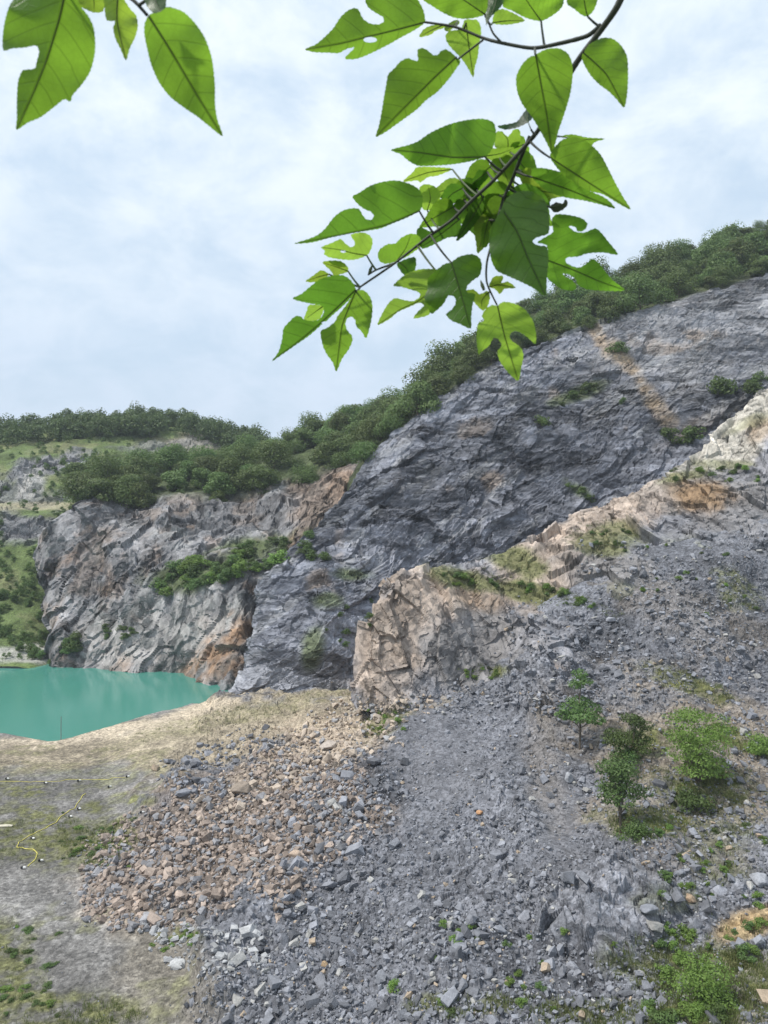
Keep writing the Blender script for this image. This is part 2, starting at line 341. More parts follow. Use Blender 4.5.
lowL = blob(px, py, 285, 690, 60, 40, 0, nz) ; cB = mixc(cB, (0.24, 0.245, 0.27), lowL * .7)
mossB = np.maximum.reduce([blob(px, py, 312, 650, 10, 18, 20, nz, .5), blob(px, py, 366, 637, 10, 14, 0, nz, .5), blob(px, py, 330, 600, 14, 8, 0, nz, .5), blob(px, py, 350, 575, 18, 6, 0, nz, .5),
                           blob(px, py, 582, 392, 26, 6, -20, nz, .5), blob(px, py, 580, 490, 18, 6, 30, nz, .5)])
cB = mixc(cB, (0.10, 0.125, 0.05), mossB * .8)
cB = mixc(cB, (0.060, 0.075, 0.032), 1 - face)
sheet('quarry_cliff', VB, cB, M_CLIFF); raster('B', VB, nB, RP < 4.1); raster('Btop', VB, nB, (RP > 4.02) & (RP < 6.3))

# ---- lower cliff on the left beyond the lake
gA = [
 row((95,666,205),(66,674,163),(120,676,159),(170,682,155),(228,700,141),(275,684,150),(330,650,165),(405,600,190)),
 row((85,620,215),(50,612,178),(110,622,168),(180,617,160),(240,615,152),(285,600,163),(335,580,175),(405,560,195)),
 row((80,572,225),(35,573,186),(105,572,177),(180,582,166),(245,567,163),(290,555,172),(340,535,182),(405,520,200)),
 row((85,540,230),(45,540,193),(110,536,185),(180,548,180),(245,542,180),(290,530,183),(340,510,188),(405,490,205)),
 row((105,512,240),(74,507,201),(120,501,198),(180,503,198),(245,498,200),(300,489,203),(350,462,206),(405,450,215)),
 row((110,490,262),(78,485,232),(120,477,235),(180,470,240),(245,462,245),(300,446,250),(350,426,255),(405,408,262)),
]
gA.append(back(gA[-1], 60, -16))
V, rpar, cpar = loft(gA); n0 = normals(V); RP = np.broadcast_to(rpar[:, None], V.shape[:2]); face = 1 - sstep(4.0, 4.3, RP)
q = rotq(V + 1.8 * np.stack([fbm(V / 10, 3, 404), fbm(V / 10 + 9, 3, 405), fbm(V / 10 + 20, 3, 406)], -1), 76, 0.5, 0.8, 1.1)
h1, e1, r1 = facet(q / 8.0, 111); h2, e2, r2 = facet(q / 3.4 + 5, 123); h3, e3, r3 = facet(q / 1.5 + 9, 137)
big = fbm(np.stack([V[..., 0], V[..., 1], V[..., 2] * .35], -1) / 14, 3, 13); w_ = fbm(V / 6, 4, 19)
disp = face * (2.2 * big + 1.0 * h1 + .45 * h2 + .22 * h3 + .5 * w_) + (1 - face) * .8 * w_
VA = V - n0 * disp[..., None] * np.sign(n0[V.shape[0] // 4, V.shape[1] // 2, 1])
nA = normals(VA); nA = nA * np.sign(-nA[..., 1:2] + 1e-6)
px, py = proj(VA); nz = fbm(VA / 6, 4, 25) * .5
tone = fbm(rotq(VA, 70, .25, .4, 1) / 4, 5, 161); tone2 = fbm(VA / 14, 3, 171)
cA = np.array([.165, .164, .172], np.float32) * (1 + .38 * tone + .28 * tone2 + .3 * (r2 - .5) + .25 * (r3 - .5))[..., None]
cA = mixc(cA, (.28, .28, .28), sstep(.25, .65, fbm(VA / 5 + 3, 4, 181)) * .5)
cA = mixc(cA, (.20, .155, .125), np.maximum(blob(px, py, 330, 500, 40, 52, -20, nz, .5), sstep(.2, .6, fbm(VA / 9 + 77, 4, 183)) * .6) * .8)
cA = mixc(cA, (.27, .26, .25), blob(px, py, 170, 640, 90, 40, 0, nz) * .6)
rust = np.maximum.reduce([blob(px, py, 222, 650, 55, 14, -40, nz, .5), blob(px, py, 238, 672, 22, 16, 0, nz, .5), blob(px, py, 296, 550, 18, 12, -30, nz, .5), blob(px, py, 105, 580, 8, 30, 0, nz, .6) * .6, blob(px, py, 345, 480, 18, 26, 0, nz, .6) * .5,
                          sstep(.35, .75, fbm(VA / 7 + 31, 4, 187)) * .4])
cA = mixc(cA, (.25, .165, .11), rust * np.clip(.65 + .8 * fbm(VA / 2.5, 4, 189), 0, 1))
greenA = np.maximum.reduce([blob(px, py, 185, 575, 40, 12, -10, nz, .5), blob(px, py, 245, 553, 38, 14, -20, nz, .5), blob(px, py, 315, 545, 12, 14, 0, nz, .5)])
cA = mixc(cA, (.075, .10, .035), greenA * .9); cA = mixc(cA, (.055, .072, .03), 1 - face)
sheet('lakeside_cliff', VA, cA, M_CLIFF2); raster('A', VA, nA, RP < 4.1); raster('Atop', VA, nA, (RP > 4.0) & (RP < 5.3))

# ---- far hill at the left, with old quarry benches
gF = [
 row((-260,672,162),(-60,671,160),(0,668,161),(50,668,162),(110,655,185),(200,640,230),(440,600,280)),
 row((-260,640,175),(-60,640,174),(0,640,174),(45,640,178),(110,620,210),(200,600,250),(440,580,290)),
 row((-260,590,200),(-60,590,200),(0,590,198),(40,585,205),(110,570,240),(200,560,270),(440,560,300)),
 row((-260,540,222),(-60,541,222),(0,541,222),(50,540,226),(110,535,250),(200,530,280),(440,540,310)),
 row((-260,512,230),(-60,512,230),(0,512,230),(60,513,234),(110,510,258),(200,510,288),(440,520,315)),
 row((-260,503,256),(-60,503,256),(0,503,256),(60,503,258),(110,498,270),(200,495,295),(440,505,320)),
 row((-260,462,272),(-60,462,272),(0,462,272),(60,460,276),(120,456,285),(200,462,300),(440,480,328)),
 row((-260,450,300),(-60,448,300),(0,446,300),(60,440,302),(130,436,306),(200,440,312),(440,470,338)),
 row((-260,440,335),(-60,436,335),(0,433,335),(60,427,335),(130,421,338),(195,428,342),(250,446,350)) ,
]
gF[-1] = row((-260,445,335),(-60,440,335),(0,437,335),(60,431,335),(130,425,338),(200,432,344),(440,468,360))
gF.append(back(gF[-1], 90, -25))
V, rpar, cpar = loft(gF); n0 = normals(V); RP = np.broadcast_to(rpar[:, None], V.shape[:2])
px0, py0 = proj(V); nzr = fbm(V / 8, 4, 225) * .5
rockF = np.maximum.reduce([blob(px0, py0, 20, 526, 60, 14, 0, nzr), blob(px0, py0, 10, 495, 50, 10, 0, nzr) * .8, blob(px0, py0, 65, 462, 40, 10, -5, nzr), blob(px0, py0, 30, 478, 16, 18, 0, nzr), blob(px0, py0, 150, 448, 40, 6, 0, nzr) * .6, blob(px0, py0, 205, 440, 28, 9, 0, nzr) * .7, blob(px0, py0, -120, 490, 90, 40, 0, nzr) * .5])
h1, e1, r1 = facet(V / 6.0, 211); h2, e2, r2 = facet(V / 2.6 + 5, 223); w_ = fbm(V / 9, 5, 219)
disp = w_ * 1.6 + rockF * (1.3 * h1 + .7 * h2)
VF = V.copy(); VF[..., 2] += disp * .7; VF[..., 1] -= disp * .5
nF = normals(VF); nF = nF * np.sign(nF[..., 2:3] + 1e-6)
px, py = proj(VF)
cF = np.array([.105, .145, .05], np.float32) * (1 + .4 * fbm(VF / 5, 4, 231))[..., None]
cF = mixc(cF, (.24, .215, .13), sstep(-.1, .5, fbm(VF / 12 + 7, 4, 233)) * .35)
cF = mixc(cF, (.33, .28, .19), blob(px, py, 205, 440, 32, 10, 0, nzr) * .8)
cF = mixc(cF, np.array([.19, .19, .2]) * (1 + .5 * (r2 - .5))[..., None], rockF)
cF = mixc(cF, (.40, .39, .37), np.maximum(blob(px, py, 40, 655, 60, 9, 0, nzr), blob(px, py, 34, 485, 14, 12, 0, nzr)) * .8)
cF = mixc(cF, (.36, .32, .23), blob(px, py, 30, 506, 60, 4, 0, nzr * .4) * .7)
sheet('bench_hill', VF, cF, M_TERR); raster('F', VF, nF, RP < 8.2)

# ---- foreground: quarry floor, rubble heaps and scree in one ground sheet
def fl(py): return 24904.0 / (py - 512)
def colD(px, pts): return [P(px, y, Yd) for (y, Yd) in pts]
def skirt(px, y, Yd): p = P(px, y, Yd); return p + np.array([0, 7.0, -3.2])
colsD = []
L_ = [1150, 1024, 940, 880, 820, 785, 758, 744, 733]
for px_, ys in ((-260, L_), (-60, L_), (0, L_), (50, [1150, 1024, 940, 880, 820, 785, 762, 750, 741]), (100, [1150, 1024, 940, 880, 820, 785, 762, 745, 729])):
    c = [P(px_, y, fl(y)) for y in ys]; c.append(c[-1] + np.array([0, 7.0, -3.2])); colsD.append(c)
c = colD(150, [(1150,39),(1024,48.3),(940,58),(880,66.8),(820,79),(785,88.5),(758,98),(735,109),(714,122)]); c.append(c[-1] + np.array([0, 7, -3.2])); colsD.append(c)
c = colD(205, [(1150,38.5),(1024,47.5),(940,57.5),(880,65.5),(820,77.2),(780,88),(750,98.5),(725,113),(703,130)]); c.append(c[-1] + np.array([-1, 7, -2.2])); colsD.append(c)
c = colD(300, [(1150,37),(1024,45.5),(940,54.5),(880,62),(820,72.5),(770,84.5),(735,97),(710,114),(694,133)]); c.append(c[-1] + np.array([1, 9, -1.5])); colsD.append(c)
colsD.append(colD(370, [(1150,35.5),(1024,43.5),(940,52),(880,59),(820,68),(770,78),(735,87),(705,97),(692,118),(690,140)]))
colsD.append(colD(450, [(1150,34),(1024,42),(940,49.5),(880,56),(820,64),(770,73),(730,82),(700,90),(675,99),(660,112)]))
colsD.append(colD(550, [(1150,33),(1024,40.5),(940,47.5),(880,53),(820,61),(770,68.5),(730,76),(690,84.5),(640,93),(600,100)]))
colsD.append(colD(650, [(1150,32),(1024,39),(940,45.5),(880,51),(820,58),(770,65.5),(720,74),(670,82),(610,93),(550,105)]))
colsD.append(colD(775, [(1150,31),(1024,37.5),(940,44),(880,49.5),(820,57),(770,64),(715,73),(655,84),(590,96),(520,109)]))
colsD.append(colD(960, [(1150,30),(1024,36),(940,42),(880,47.5),(820,55),(770,62),(705,72),(640,83),(570,96),(490,110)]))
gD = [[colsD[c][r] for c in range(len(colsD))] for r in range(10)]
V, rpar, cpar = loft(gD, 1.05); n0 = normals(V); n0 *= np.sign(n0[..., 2:3] + 1e-6)
px, py = proj(V); nz = fbm(V / 3.5, 4, 305) * .45; nzs = fbm(V / 1.2, 3, 306) * .3
toe = np.interp(py, [700, 735, 760, 790, 840, 880, 905, 925, 960, 1024, 1160], [205, 190, 165, 160, 135, 98, 105, 190, 195, 190, 175]) 
scree = sstep(-14, 14, px - toe + nz * 40)
bed = np.maximum.reduce([blob(px, py, 612, 905, 62, 38, -12, nz), blob(px, py, 690, 640, 60, 20, 30, nz) * .3, blob(px, py, 545, 680, 40, 30, 0, nz)])
brownheap = np.maximum.reduce([blob(px, py, 215, 845, 125, 62, -18, nz), blob(px, py, 160, 885, 70, 26, 0, nz), blob(px, py, 300, 800, 70, 55, 0, nz) * .9])
pinkheap = np.maximum(blob(px, py, 330, 738, 62, 26, -18, nz), blob(px, py, 290, 770, 60, 22, -25, nz) * .7)
disp = scree * (.75 * fbm(V / 5, 4, 311) + 1.5 * fbm(V / 14, 2, 312) + .9 * (.6 - np.abs(fbm(V / 8, 3, 314)))) + (1 - scree) * .10 * fbm(V / 3, 4, 313)
hs, es, rs = facet(V / 1.0, 321); hs2, es2, rs2 = facet(V / .5, 323)
smooth = np.maximum.reduce([blob(px, py, 440, 750, 50, 60, -30, nz), blob(px, py, 560, 810, 30, 70, 0, nz)])
rubble_amt = scree * (1 - .75 * smooth)
disp += rubble_amt * (.16 * hs + .09 * hs2) + (1 - scree) * .02 * hs2
disp += brownheap * .6 + bed * 1.3 + blob(px, py, 612, 905, 50, 30, -12, nz, .6) * .8
hb, eb, rb = facet(rotq(V, -35, .5, 1, 1.3) / 2.2, 331); disp += bed * (.75 * hb + .1 * hs)
disp += blob(px, py, 752, 925, 55, 20, -25, nz * .5) * .8
disp *= 1 - sstep(8.2, 8.8, np.broadcast_to(rpar[:, None], V.shape[:2])) * .7
VD = V + n0 * disp[..., None]; nD = normals(VD); nD *= np.sign(nD[..., 2:3] + 1e-6)
px, py = proj(VD)
t1 = fbm(VD / 2, 4, 341); t2 = fbm(VD / 9, 3, 343)
cD = np.array([.142, .147, .167], np.float32) * (1 + .3 * t1 + .38 * t2 + .35 * (rs2 - .5) * rubble_amt)[..., None]
cD = mixc(cD, np.array([.14, .142, .158]), smooth * .7)
cD = mixc(cD, np.array([.20, .205, .23]) * (1 + .5 * fbm(rotq(VD, -35, .25, 1, 1.6) / .8, 4, 347))[..., None], bed * .85)
floorc = np.array([.215, .207, .20], np.float32) * (1 + .16 * t1 + .18 * t2)[..., None]
cD = cD * scree[..., None] + floorc * (1 - scree[..., None])
tan = np.maximum.reduce([blob(px, py, 250, 722, 150, 26, -9, nz), blob(px, py, 60, 752, 190, 16, -4, nz), blob(px, py, 372, 712, 30, 18, -30, nz), blob(px, py, 180, 745, 80, 24, 0, nz), blob(px, py, -150, 745, 150, 18, 0, nz)])
cD = mixc(cD, np.array([.33, .28, .205]) * (1 + .3 * t1)[..., None], tan * .9)
cD = mixc(cD, (.47, .40, .31), np.maximum.reduce([blob(px, py, 90, 735, 120, 7, -7, nz, .5), blob(px, py, 185, 715, 60, 7, -17, nz, .5), blob(px, py, 330, 735, 50, 22, -15, nz, .5) * .6, blob(px, py, 120, 915, 45, 7, 0, nz, .5) * .6, blob(px, py, 145, 833, 18, 5, 0, nz, .5)]))
cD = mixc(cD, (.20, .16, .13), brownheap * .85); cD = mixc(cD, (.40, .33, .26), pinkheap * .8)
soil = np.maximum.reduce([blob(px, py, 665, 740, 95, 46, 8, nz * 1.6, .6), blob(px, py, 745, 760, 60, 60, 10, nz), blob(px, py, 640, 815, 60, 30, 0, nz) * .8, blob(px, py, 700, 850, 70, 25, 0, nz) * .5, blob(px, py, 545, 765, 16, 60, -14, nz * 1.8, .7) * .4, blob(px, py, 700, 620, 90, 25, 20, nz) * .4])
cD = mixc(cD, (.235, .195, .15), soil * .75)
cD = mixc(cD, (.34, .255, .15), blob(px, py, 748, 925, 42, 15, -22, nz * .6, .4)); cD = mixc(cD, (.27, .24, .215), blob(px, py, 760, 1000, 90, 50, 0, nz) * .8)
cD = mixc(cD, np.array([.27, .262, .255]) * (1 + .2 * t1)[..., None], blob(px, py, 60, 925, 90, 22, 38, nz, .6) * .55 * (1 - scree))
mossy = np.maximum.reduce([blob(px, py, 60, 845, 62, 26, -5, nz), blob(px, py, 20, 790, 30, 8, 0, nz), blob(px, py, 36, 812, 20, 7, 0, nz), blob(px, py, 5, 832, 60, 14, 0, nz), blob(px, py, 98, 808, 20, 9, 0, nz), blob(px, py, 135, 800, 22, 7, 0, nz),
                           blob(px, py, -20, 970, 62, 46, 30, nz), blob(px, py, 40, 1012, 90, 18, 0, nz), blob(px, py, 90, 1012, 50, 22, 0, nz), blob(px, py, 60, 770, 110, 7, 0, nz) * .5,
                           sstep(.2, .5, fbm(VD / 4 + 11, 3, 351)) * (1 - scree) * .6 * (py > 745)])
damp = blob(px, py, 165, 985, 60, 48, 30, nz) * .55
cD = mixc(cD, (.19, .165, .125), damp); nzf = fbm(VD / .9, 4, 353)
cD = mixc(cD, np.array([.135, .138, .06]) * (1 + .3 * nzf)[..., None], mossy * np.clip(.7 + .9 * nzf, 0, 1) * .95)
cD = cD * (1 + (.22 * nzf + .25 * np.clip(fbm(VD / .35, 2, 354), -1, 1)) * (1 - scree))[..., None]
grassD = np.maximum.reduce([blob(px, py, 95, 840, 34, 22, 0, nz), blob(px, py, 240, 715, 110, 9, -12, nz, .5) * .5, blob(px, py, 385, 720, 26, 12, -30, nz), blob(px, py, 700, 985, 75, 50, 0, nz), blob(px, py, 640, 1015, 110, 18, 0, nz) * .8, blob(px, py, 640, 825, 45, 18, 0, nz), blob(px, py, 700, 790, 48, 22, 0, nz),
                            blob(px, py, 755, 745, 40, 10, 20, nz), blob(px, py, 690, 685, 40, 9, 20, nz), blob(px, py, 480, 672, 24, 6, 0, nz), blob(px, py, 470, 1005, 70, 12, 0, nz) * .7, blob(px, py, 735, 590, 30, 14, 40, nz) * .7, blob(px, py, 640, 740, 34, 14, 0, nz), blob(px, py, 180, 935, 22, 7, 0, nz) * .8,
                            blob(px, py, 720, 840, 40, 40, 0, nz) * .5, blob(px, py, 670, 900, 30, 14, 0, nz) * .5])
cD = mixc(cD, (.14, .145, .06), grassD * np.clip(.7 + .8 * nzf, 0, 1))
cD = cD * (1 - .4 * (1 - sstep(.1, .55, VD[..., 2])))[..., None]      # wet margin of the lake
sheet('quarry_ground', VD, cD, M_TERR); raster('D', VD, nD)

# ---- pale outcrop and ridge between the scree and the dark cliff
crest = row((412,592,128),(385,590,102),(415,573,101),(450,569,104),(500,557,110),(555,529,118),(615,504,120),(680,471,122),(775,386,130),(960,310,134))
gC = [
 row((392,712,120),(357,708,95),(400,718,91),(440,718,90.5),(495,718,89),(560,722,84),(620,668,89),(690,610,92.5),(775,570,100),(960,530,103)),
 row((395,670,123),(359,664,97),(400,662,94),(442,658,94.5),(495,652,97.5),(560,648,92),(620,602,96),(690,552,104),(775,502,111),(960,440,112)),
 row((398,626,126),(367,628,99),(405,617,97),(445,616,98),(495,612,101),(560,606,99),(620,555,105),(688,508,113),(775,442,120),(960,370,122)),
 crest]
gC.append(back(crest, 10, -2.0)); gC.append(back(crest, 24, -16)); gC.append(back(crest, 34, -34))
V, rpar, cpar = loft(gC, 1.05); n0 = normals(V); n0 *= np.where(n0[..., 1:2] > 0, -1, 1) * np.where(np.broadcast_to(rpar[:, None, None], V.shape[:2] + (1,)) > 3.6, -1, 1)
RP = np.broadcast_to(rpar[:, None], V.shape[:2]); px, py = proj(V); nz = fbm(V / 4, 4, 405) * .45
screeC = np.maximum.reduce([sstep(520, 600, px + nz * 60) * sstep(-20, 60, py - np.interp(px, [360, 560, 620, 690, 768, 960], [620, 592, 560, 520, 500, 440]) + nz * 30)])
shoulder = np.maximum(blob(px, py, 612, 576, 58, 24, 14, nz), blob(px, py, 545, 672, 34, 30, 0, nz)); screeC = screeC * (1 - shoulder)
beige = blob(px, py, 720, 440, 75, 35, -35, nz)
rockC = 1 - screeC
q = rotq(V, -65, .5, .8, 1.2)
h1, e1, r1 = facet(q / 6.5, 411); h2, e2, r2 = facet(q / 2.6 + 5, 423); h3, e3, r3 = facet(V / 1.0 + 9, 437); h4, e4, r4 = facet(V / .5, 441)
w_ = fbm(V / 5, 4, 419)
lowbase = 1 - sstep(0, .35, RP) * 1.0
disp = rockC * (.9 * h1 + .35 * h2 + .12 * h3 + .5 * w_ + .8 * fbm(V / 11, 2, 420)) + screeC * (.4 * w_ + .2 * h3 + .12 * h4)
disp = disp * (1 - .6 * lowbase) + shoulder * 1.3
VC = V + n0 * disp[..., None]; nC = normals(VC); nC *= np.where(nC[..., 1:2] > 0, -1, 1)
px, py = proj(VC); tone = fbm(rotq(VC, -65, .3, .5, 1) / 2.5, 5, 461); t2 = fbm(VC / 8, 3, 463)
pink = np.array([.395, .325, .275], np.float32) * (1 + .26 * tone + .2 * t2 + .3 * (r2 - .5))[..., None]
grey = np.array([.215, .215, .235], np.float32) * (1 + .3 * tone + .2 * t2 + .35 * (r2 - .5) + .25 * (r4 - .5))[..., None]
pinkm = np.maximum.reduce([blob(px, py, 402, 625, 42, 62, 20, nz), blob(px, py, 440, 598, 48, 26, 12, nz), blob(px, py, 385, 670, 30, 40, 0, nz), blob(px, py, 535, 572, 70, 30, -15, nz), blob(px, py, 590, 525, 70, 24, -25, nz), blob(px, py, 645, 497, 50, 24, -28, nz) * .8])
cC = mixc(grey, pink, pinkm)
cC = mixc(cC, np.array([.40, .375, .335]) * (1 + .28 * tone + .3 * (r2 - .5))[..., None], np.maximum(beige, blob(px, py, 800, 380, 80, 40, -35, nz)))
cC = mixc(cC, (.215, .205, .205), np.maximum.reduce([blob(px, py, 475, 650, 48, 44, -20, nz), blob(px, py, 612, 576, 58, 22, 14, nz), blob(px, py, 520, 665, 26, 28, 0, nz) * .6, blob(px, py, 740, 505, 50, 30, 0, nz), blob(px, py, 405, 690, 26, 24, 0, nz) * .5]) * .95)
cC = mixc(cC, (.27, .185, .115), np.maximum.reduce([blob(px, py, 545, 682, 22, 16, 0, nz, .5), blob(px, py, 700, 495, 30, 17, 10, nz, .5), blob(px, py, 758, 430, 20, 12, 0, nz, .5) * .6, blob(px, py, 480, 600, 26, 10, 10, nz, .6) * .5]))
cC = mixc(cC, np.array([.23, .237, .265]) * (1 + .3 * t2 + .4 * (r4 - .5))[..., None] * .75, screeC)
grassC = np.maximum.reduce([blob(px, py, 470, 580, 42, 9, 14, nz), blob(px, py, 515, 590, 60, 9, 14, nz), blob(px, py, 570, 600, 46, 8, 16, nz), blob(px, py, 515, 562, 34, 12, 15, nz), blob(px, py, 608, 538, 32, 15, 0, nz) * .9, blob(px, py, 690, 475, 34, 5, -10, nz) * .8, blob(px, py, 725, 465, 30, 5, 0, nz) * .7, blob(px, py, 745, 425, 26, 7, -30, nz) * .6, blob(px, py, 720, 560, 44, 12, 20, nz) * .45, blob(px, py, 640, 600, 34, 10, 20, nz) * .4])
cC = mixc(cC, (.135, .145, .055), grassC * .85)
sheet('rock_ridge', VC, cC, M_RIDGE); raster('C', VC, nC, RP < 3.3)

# ---- base ground to the horizon, lake
bm = bmesh.new(); bmesh.ops.create_grid(bm, x_segments=8, y_segments=8, size=950)
me = bpy.data.meshes.new('ground'); bm.to_mesh(me); bm.free()
mg = plain('distant_ground', (.10, .12, .06), .95, .01, .3); me.materials.append(mg); o = obj('ground', me, loc=(0, 0, -4.0)); o['kind'] = 'structure'
mw = mat('lake_water'); t = mw.node_tree; L = t.links.new
geo = N(t, 'ShaderNodeNewGeometry')
mpw = N(t, 'ShaderNodeMapping'); mpw.inputs['Scale'].default_value = (0.6, 1.6, 1); L(geo.outputs['Position'], mpw.inputs[0])
nw = N(t, 'ShaderNodeTexNoise', ins={'Scale': 1.6, 'Detail': 4.0, 'Roughness': .6}); L(mpw.outputs[0], nw.inputs['Vector'])
nw2 = N(t, 'ShaderNodeTexNoise', ins={'Scale': .05, 'Detail': 3.0}); L(geo.outputs['Position'], nw2.inputs['Vector'])
cm = N(t, 'ShaderNodeMix', data_type='RGBA'); cm.inputs[6].default_value = (.055, .21, .168, 1); cm.inputs[7].default_value = (.07, .245, .20, 1); L(nw2.outputs[0], cm.inputs[0])
bpw = N(t, 'ShaderNodeBump', ins={'Strength': .16, 'Distance': .1}); L(nw.outputs[0], bpw.inputs['Height'])
bw = N(t, 'ShaderNodeBsdfPrincipled', ins={'Roughness': .07, 'IOR': 1.33}); L(cm.outputs[2], bw.inputs['Base Color']); L(bpw.outputs[0], bw.inputs['Normal'])
ow = N(t, 'ShaderNodeOutputMaterial'); L(bw.outputs[0], ow.inputs[0])
me = mesh_np('water', [(-420, 95, 0), (40, 95, 0), (40, 260, 0), (-420, 260, 0)], np.array([[0, 1, 2, 3]]), mw)
o = obj('water', me); o['kind'] = 'structure'

BEST, POS, NRM = zbuffer(['A', 'B', 'C', 'D', 'F'])
def surf(px, py, names=None):
    ix, iy = int((px + 60) / 2), int((py - 150) / 2)
    for r in range(6):
        for dx in range(-r, r + 1):
            for dy in range(-r, r + 1):
                a, b = min(max(iy + dy, 0), 479), min(max(ix + dx, 0), 459)
                if BEST[a, b] < 1e8: return POS[a, b].astype(float), NRM[a, b].astype(float)
    return P(px, py, 80), np.array([0, 0, 1.0])

# ------------------------------------------------------------------ stones
def hull_variant(rng, flat):
    bm = bmesh.new(); lump = rng.uniform() < .5
    for k in range(11 if lump else 0):
        v = rng.normal(size=3); v /= np.linalg.norm(v); v *= rng.uniform(.8, 1.05); bm.verts.new((v[0], v[1] * .9, v[2] * flat))
    for sx in (() if lump else (-1, 1)):
        for sy in (-1, 1):
            for sz in (-1, 1):
                j = rng.uniform(.45, .95, 3); bm.verts.new((sx * j[0], sy * j[1] * .85, sz * j[2] * flat))
    for k in range(int(rng.integers(2, 6))):
        v = rng.normal(size=3); v /= np.linalg.norm(v); v *= rng.uniform(.85, 1.05); bm.verts.new((v[0], v[1], v[2] * flat))
    r = bmesh.ops.convex_hull(bm, input=bm.verts)
    bmesh.ops.delete(bm, geom=[g for g in r['geom_interior'] if isinstance(g, bmesh.types.BMVert)], context='VERTS')
    bmesh.ops.triangulate(bm, faces=bm.faces); bm.verts.ensure_lookup_table(); bm.verts.index_update()
    V = np.array([v.co[:] for v in bm.verts]); Fc = np.array([[v.index for v in f.verts] for f in bm.faces]); bm.free(); return V, Fc
SV = [hull_variant(RNG, f) for f in (0.55, .7, .6, .8, .5, .65, .75, .6, .9, .55, .7, .62, .8, .58)]
def randrot(n, tilt=1.0):
    a = RNG.uniform(0, 6.283, n); b = RNG.normal(0, .45 * tilt, n); c = RNG.normal(0, .45 * tilt, n)
    ca, sa, cb, sb, cc, s_c = np.cos(a), np.sin(a), np.cos(b), np.sin(b), np.cos(c), np.sin(c)
    Z = np.zeros(n); I = np.ones(n)
    Rz = np.stack([ca, -sa, Z, sa, ca, Z, Z, Z, I], -1).reshape(-1, 3, 3)
    Rx = np.stack([I, Z, Z, Z, cb, -sb, Z, sb, cb], -1).reshape(-1, 3, 3)
    Ry = np.stack([cc, Z, s_c, Z, I, Z, -s_c, Z, cc], -1).reshape(-1, 3, 3)
    return Rx @ Ry @ Rz
def scatter_join(name, variants, pos, size, rot, m, cols=None, kind='stuff', jit=None):
    Vs, Fs, Cs, off = [], [], [], 0
    vi = RNG.integers(0, len(variants), len(pos))
    for k, (v, f) in enumerate(variants):
        s = np.where(vi == k)[0]
        if not len(s): continue
        sc = size[s][:, None] if size.ndim == 1 else size[s]
        vv = np.einsum('nij,nvj->nvi', rot[s], v[None] * sc[:, None, :]) + pos[s][:, None, :]
        Vs.append(vv.reshape(-1, 3)); Fs.append((f[None] + (np.arange(len(s)) * len(v))[:, None, None] + off).reshape(-1, f.shape[1])); off += len(s) * len(v)
        if cols is not None: Cs.append(np.repeat(cols[s], len(v), 0))
    me = mesh_np(name, np.concatenate(Vs), np.concatenate(Fs), m, cols=np.concatenate(Cs) if cols is not None else None)
    o = obj(name, me); o['kind'] = kind; return o
# sample candidates over the picture of the slope; every stone gets its own real size in metres
d_grass_ = None
def cand(n, zone, smin, smax, power, colf, dens):
    x0, y0, x1, y1 = zone
    X = RNG.uniform(x0, x1, n); Y = RNG.uniform(y0, y1, n)
    ix = ((X + 60) / 2).astype(int); iy = ((Y - 150) / 2).astype(int)
    ok = BEST[iy, ix] < 140; X, Y, ix, iy = X[ok], Y[ok], ix[ok], iy[ok]
    p = POS[iy, ix].astype(np.float64) + RNG.normal(0, .1, (len(X), 3)) * [1, 1, 0]; ppx, ppy = proj(p)
    k = RNG.uniform(size=len(X)) < dens(ppx, ppy, p)
    k &= RNG.uniform(size=len(X)) > .93 * blob(ppx, ppy, 612, 905, 56, 34, -12, nzp(p, 3.5, 305) * .45, .3) * (dens is not d_grass_)
    p, ppx, ppy = p[k], ppx[k], ppy[k]
    u = RNG.uniform(size=len(p)); s = smin * (1 - u * (1 - (smin / smax) ** power)) ** (-1 / power)
    return p, s, colf(ppx, ppy, len(p))
def nzp(p, k, s): return fbm(p / k, 3, s)
def greyc(px, py, n):
    c = np.array([.185, .192, .216]) * RNG.uniform(.5, 1.5, (n, 1)); w = RNG.uniform(size=n) < .06; c[w] = np.array([.33, .325, .315]) * RNG.uniform(.9, 1.2, (w.sum(), 1))
    w = RNG.uniform(size=n) < .025; c[w] = np.array([.36, .29, .22]); return c
def brownc(px, py, n):
    c = np.array([.30, .245, .21]) * RNG.uniform(.55, 1.4, (n, 1)); w = RNG.uniform(size=n) < .33; c[w] = np.array([.24, .24, .255]) * RNG.uniform(.7, 1.3, (w.sum(), 1)); return c
def pinkc(px, py, n):
    c = np.array([.41, .345, .285]) * RNG.uniform(.6, 1.3, (n, 1)); w = RNG.uniform(size=n) < .2; c[w] = np.array([.27, .27, .28]) * RNG.uniform(.8, 1.2, (w.sum(), 1)); return c
def d_brown(px, py, p):
    z = nzp(p, 3.5, 305) * .35
    return np.maximum.reduce([blob(px, py, 215, 848, 122, 58, -18, z), blob(px, py, 165, 885, 72, 26, 0, z), blob(px, py, 300, 800, 62, 50, 0, z) * .8])
def d_pink(px, py, p):
    z = nzp(p, 3.5, 307) * .35
    return np.maximum.reduce([blob(px, py, 335, 738, 66, 26, -18, z), blob(px, py, 270, 775, 80, 22, -25, z) * .6])
def d_dark(px, py, p):
    z = nzp(p, 3.5, 309) * .35
    return np.maximum.reduce([blob(px, py, 225, 755, 62, 14, -15, z), blob(px, py, 255, 738, 34, 9, -10, z), blob(px, py, 195, 785, 30, 14, 0, z), blob(px, py, 355, 790, 60, 40, -20, z) * .6, blob(px, py, 330, 860, 60, 40, -10, z) * .5])
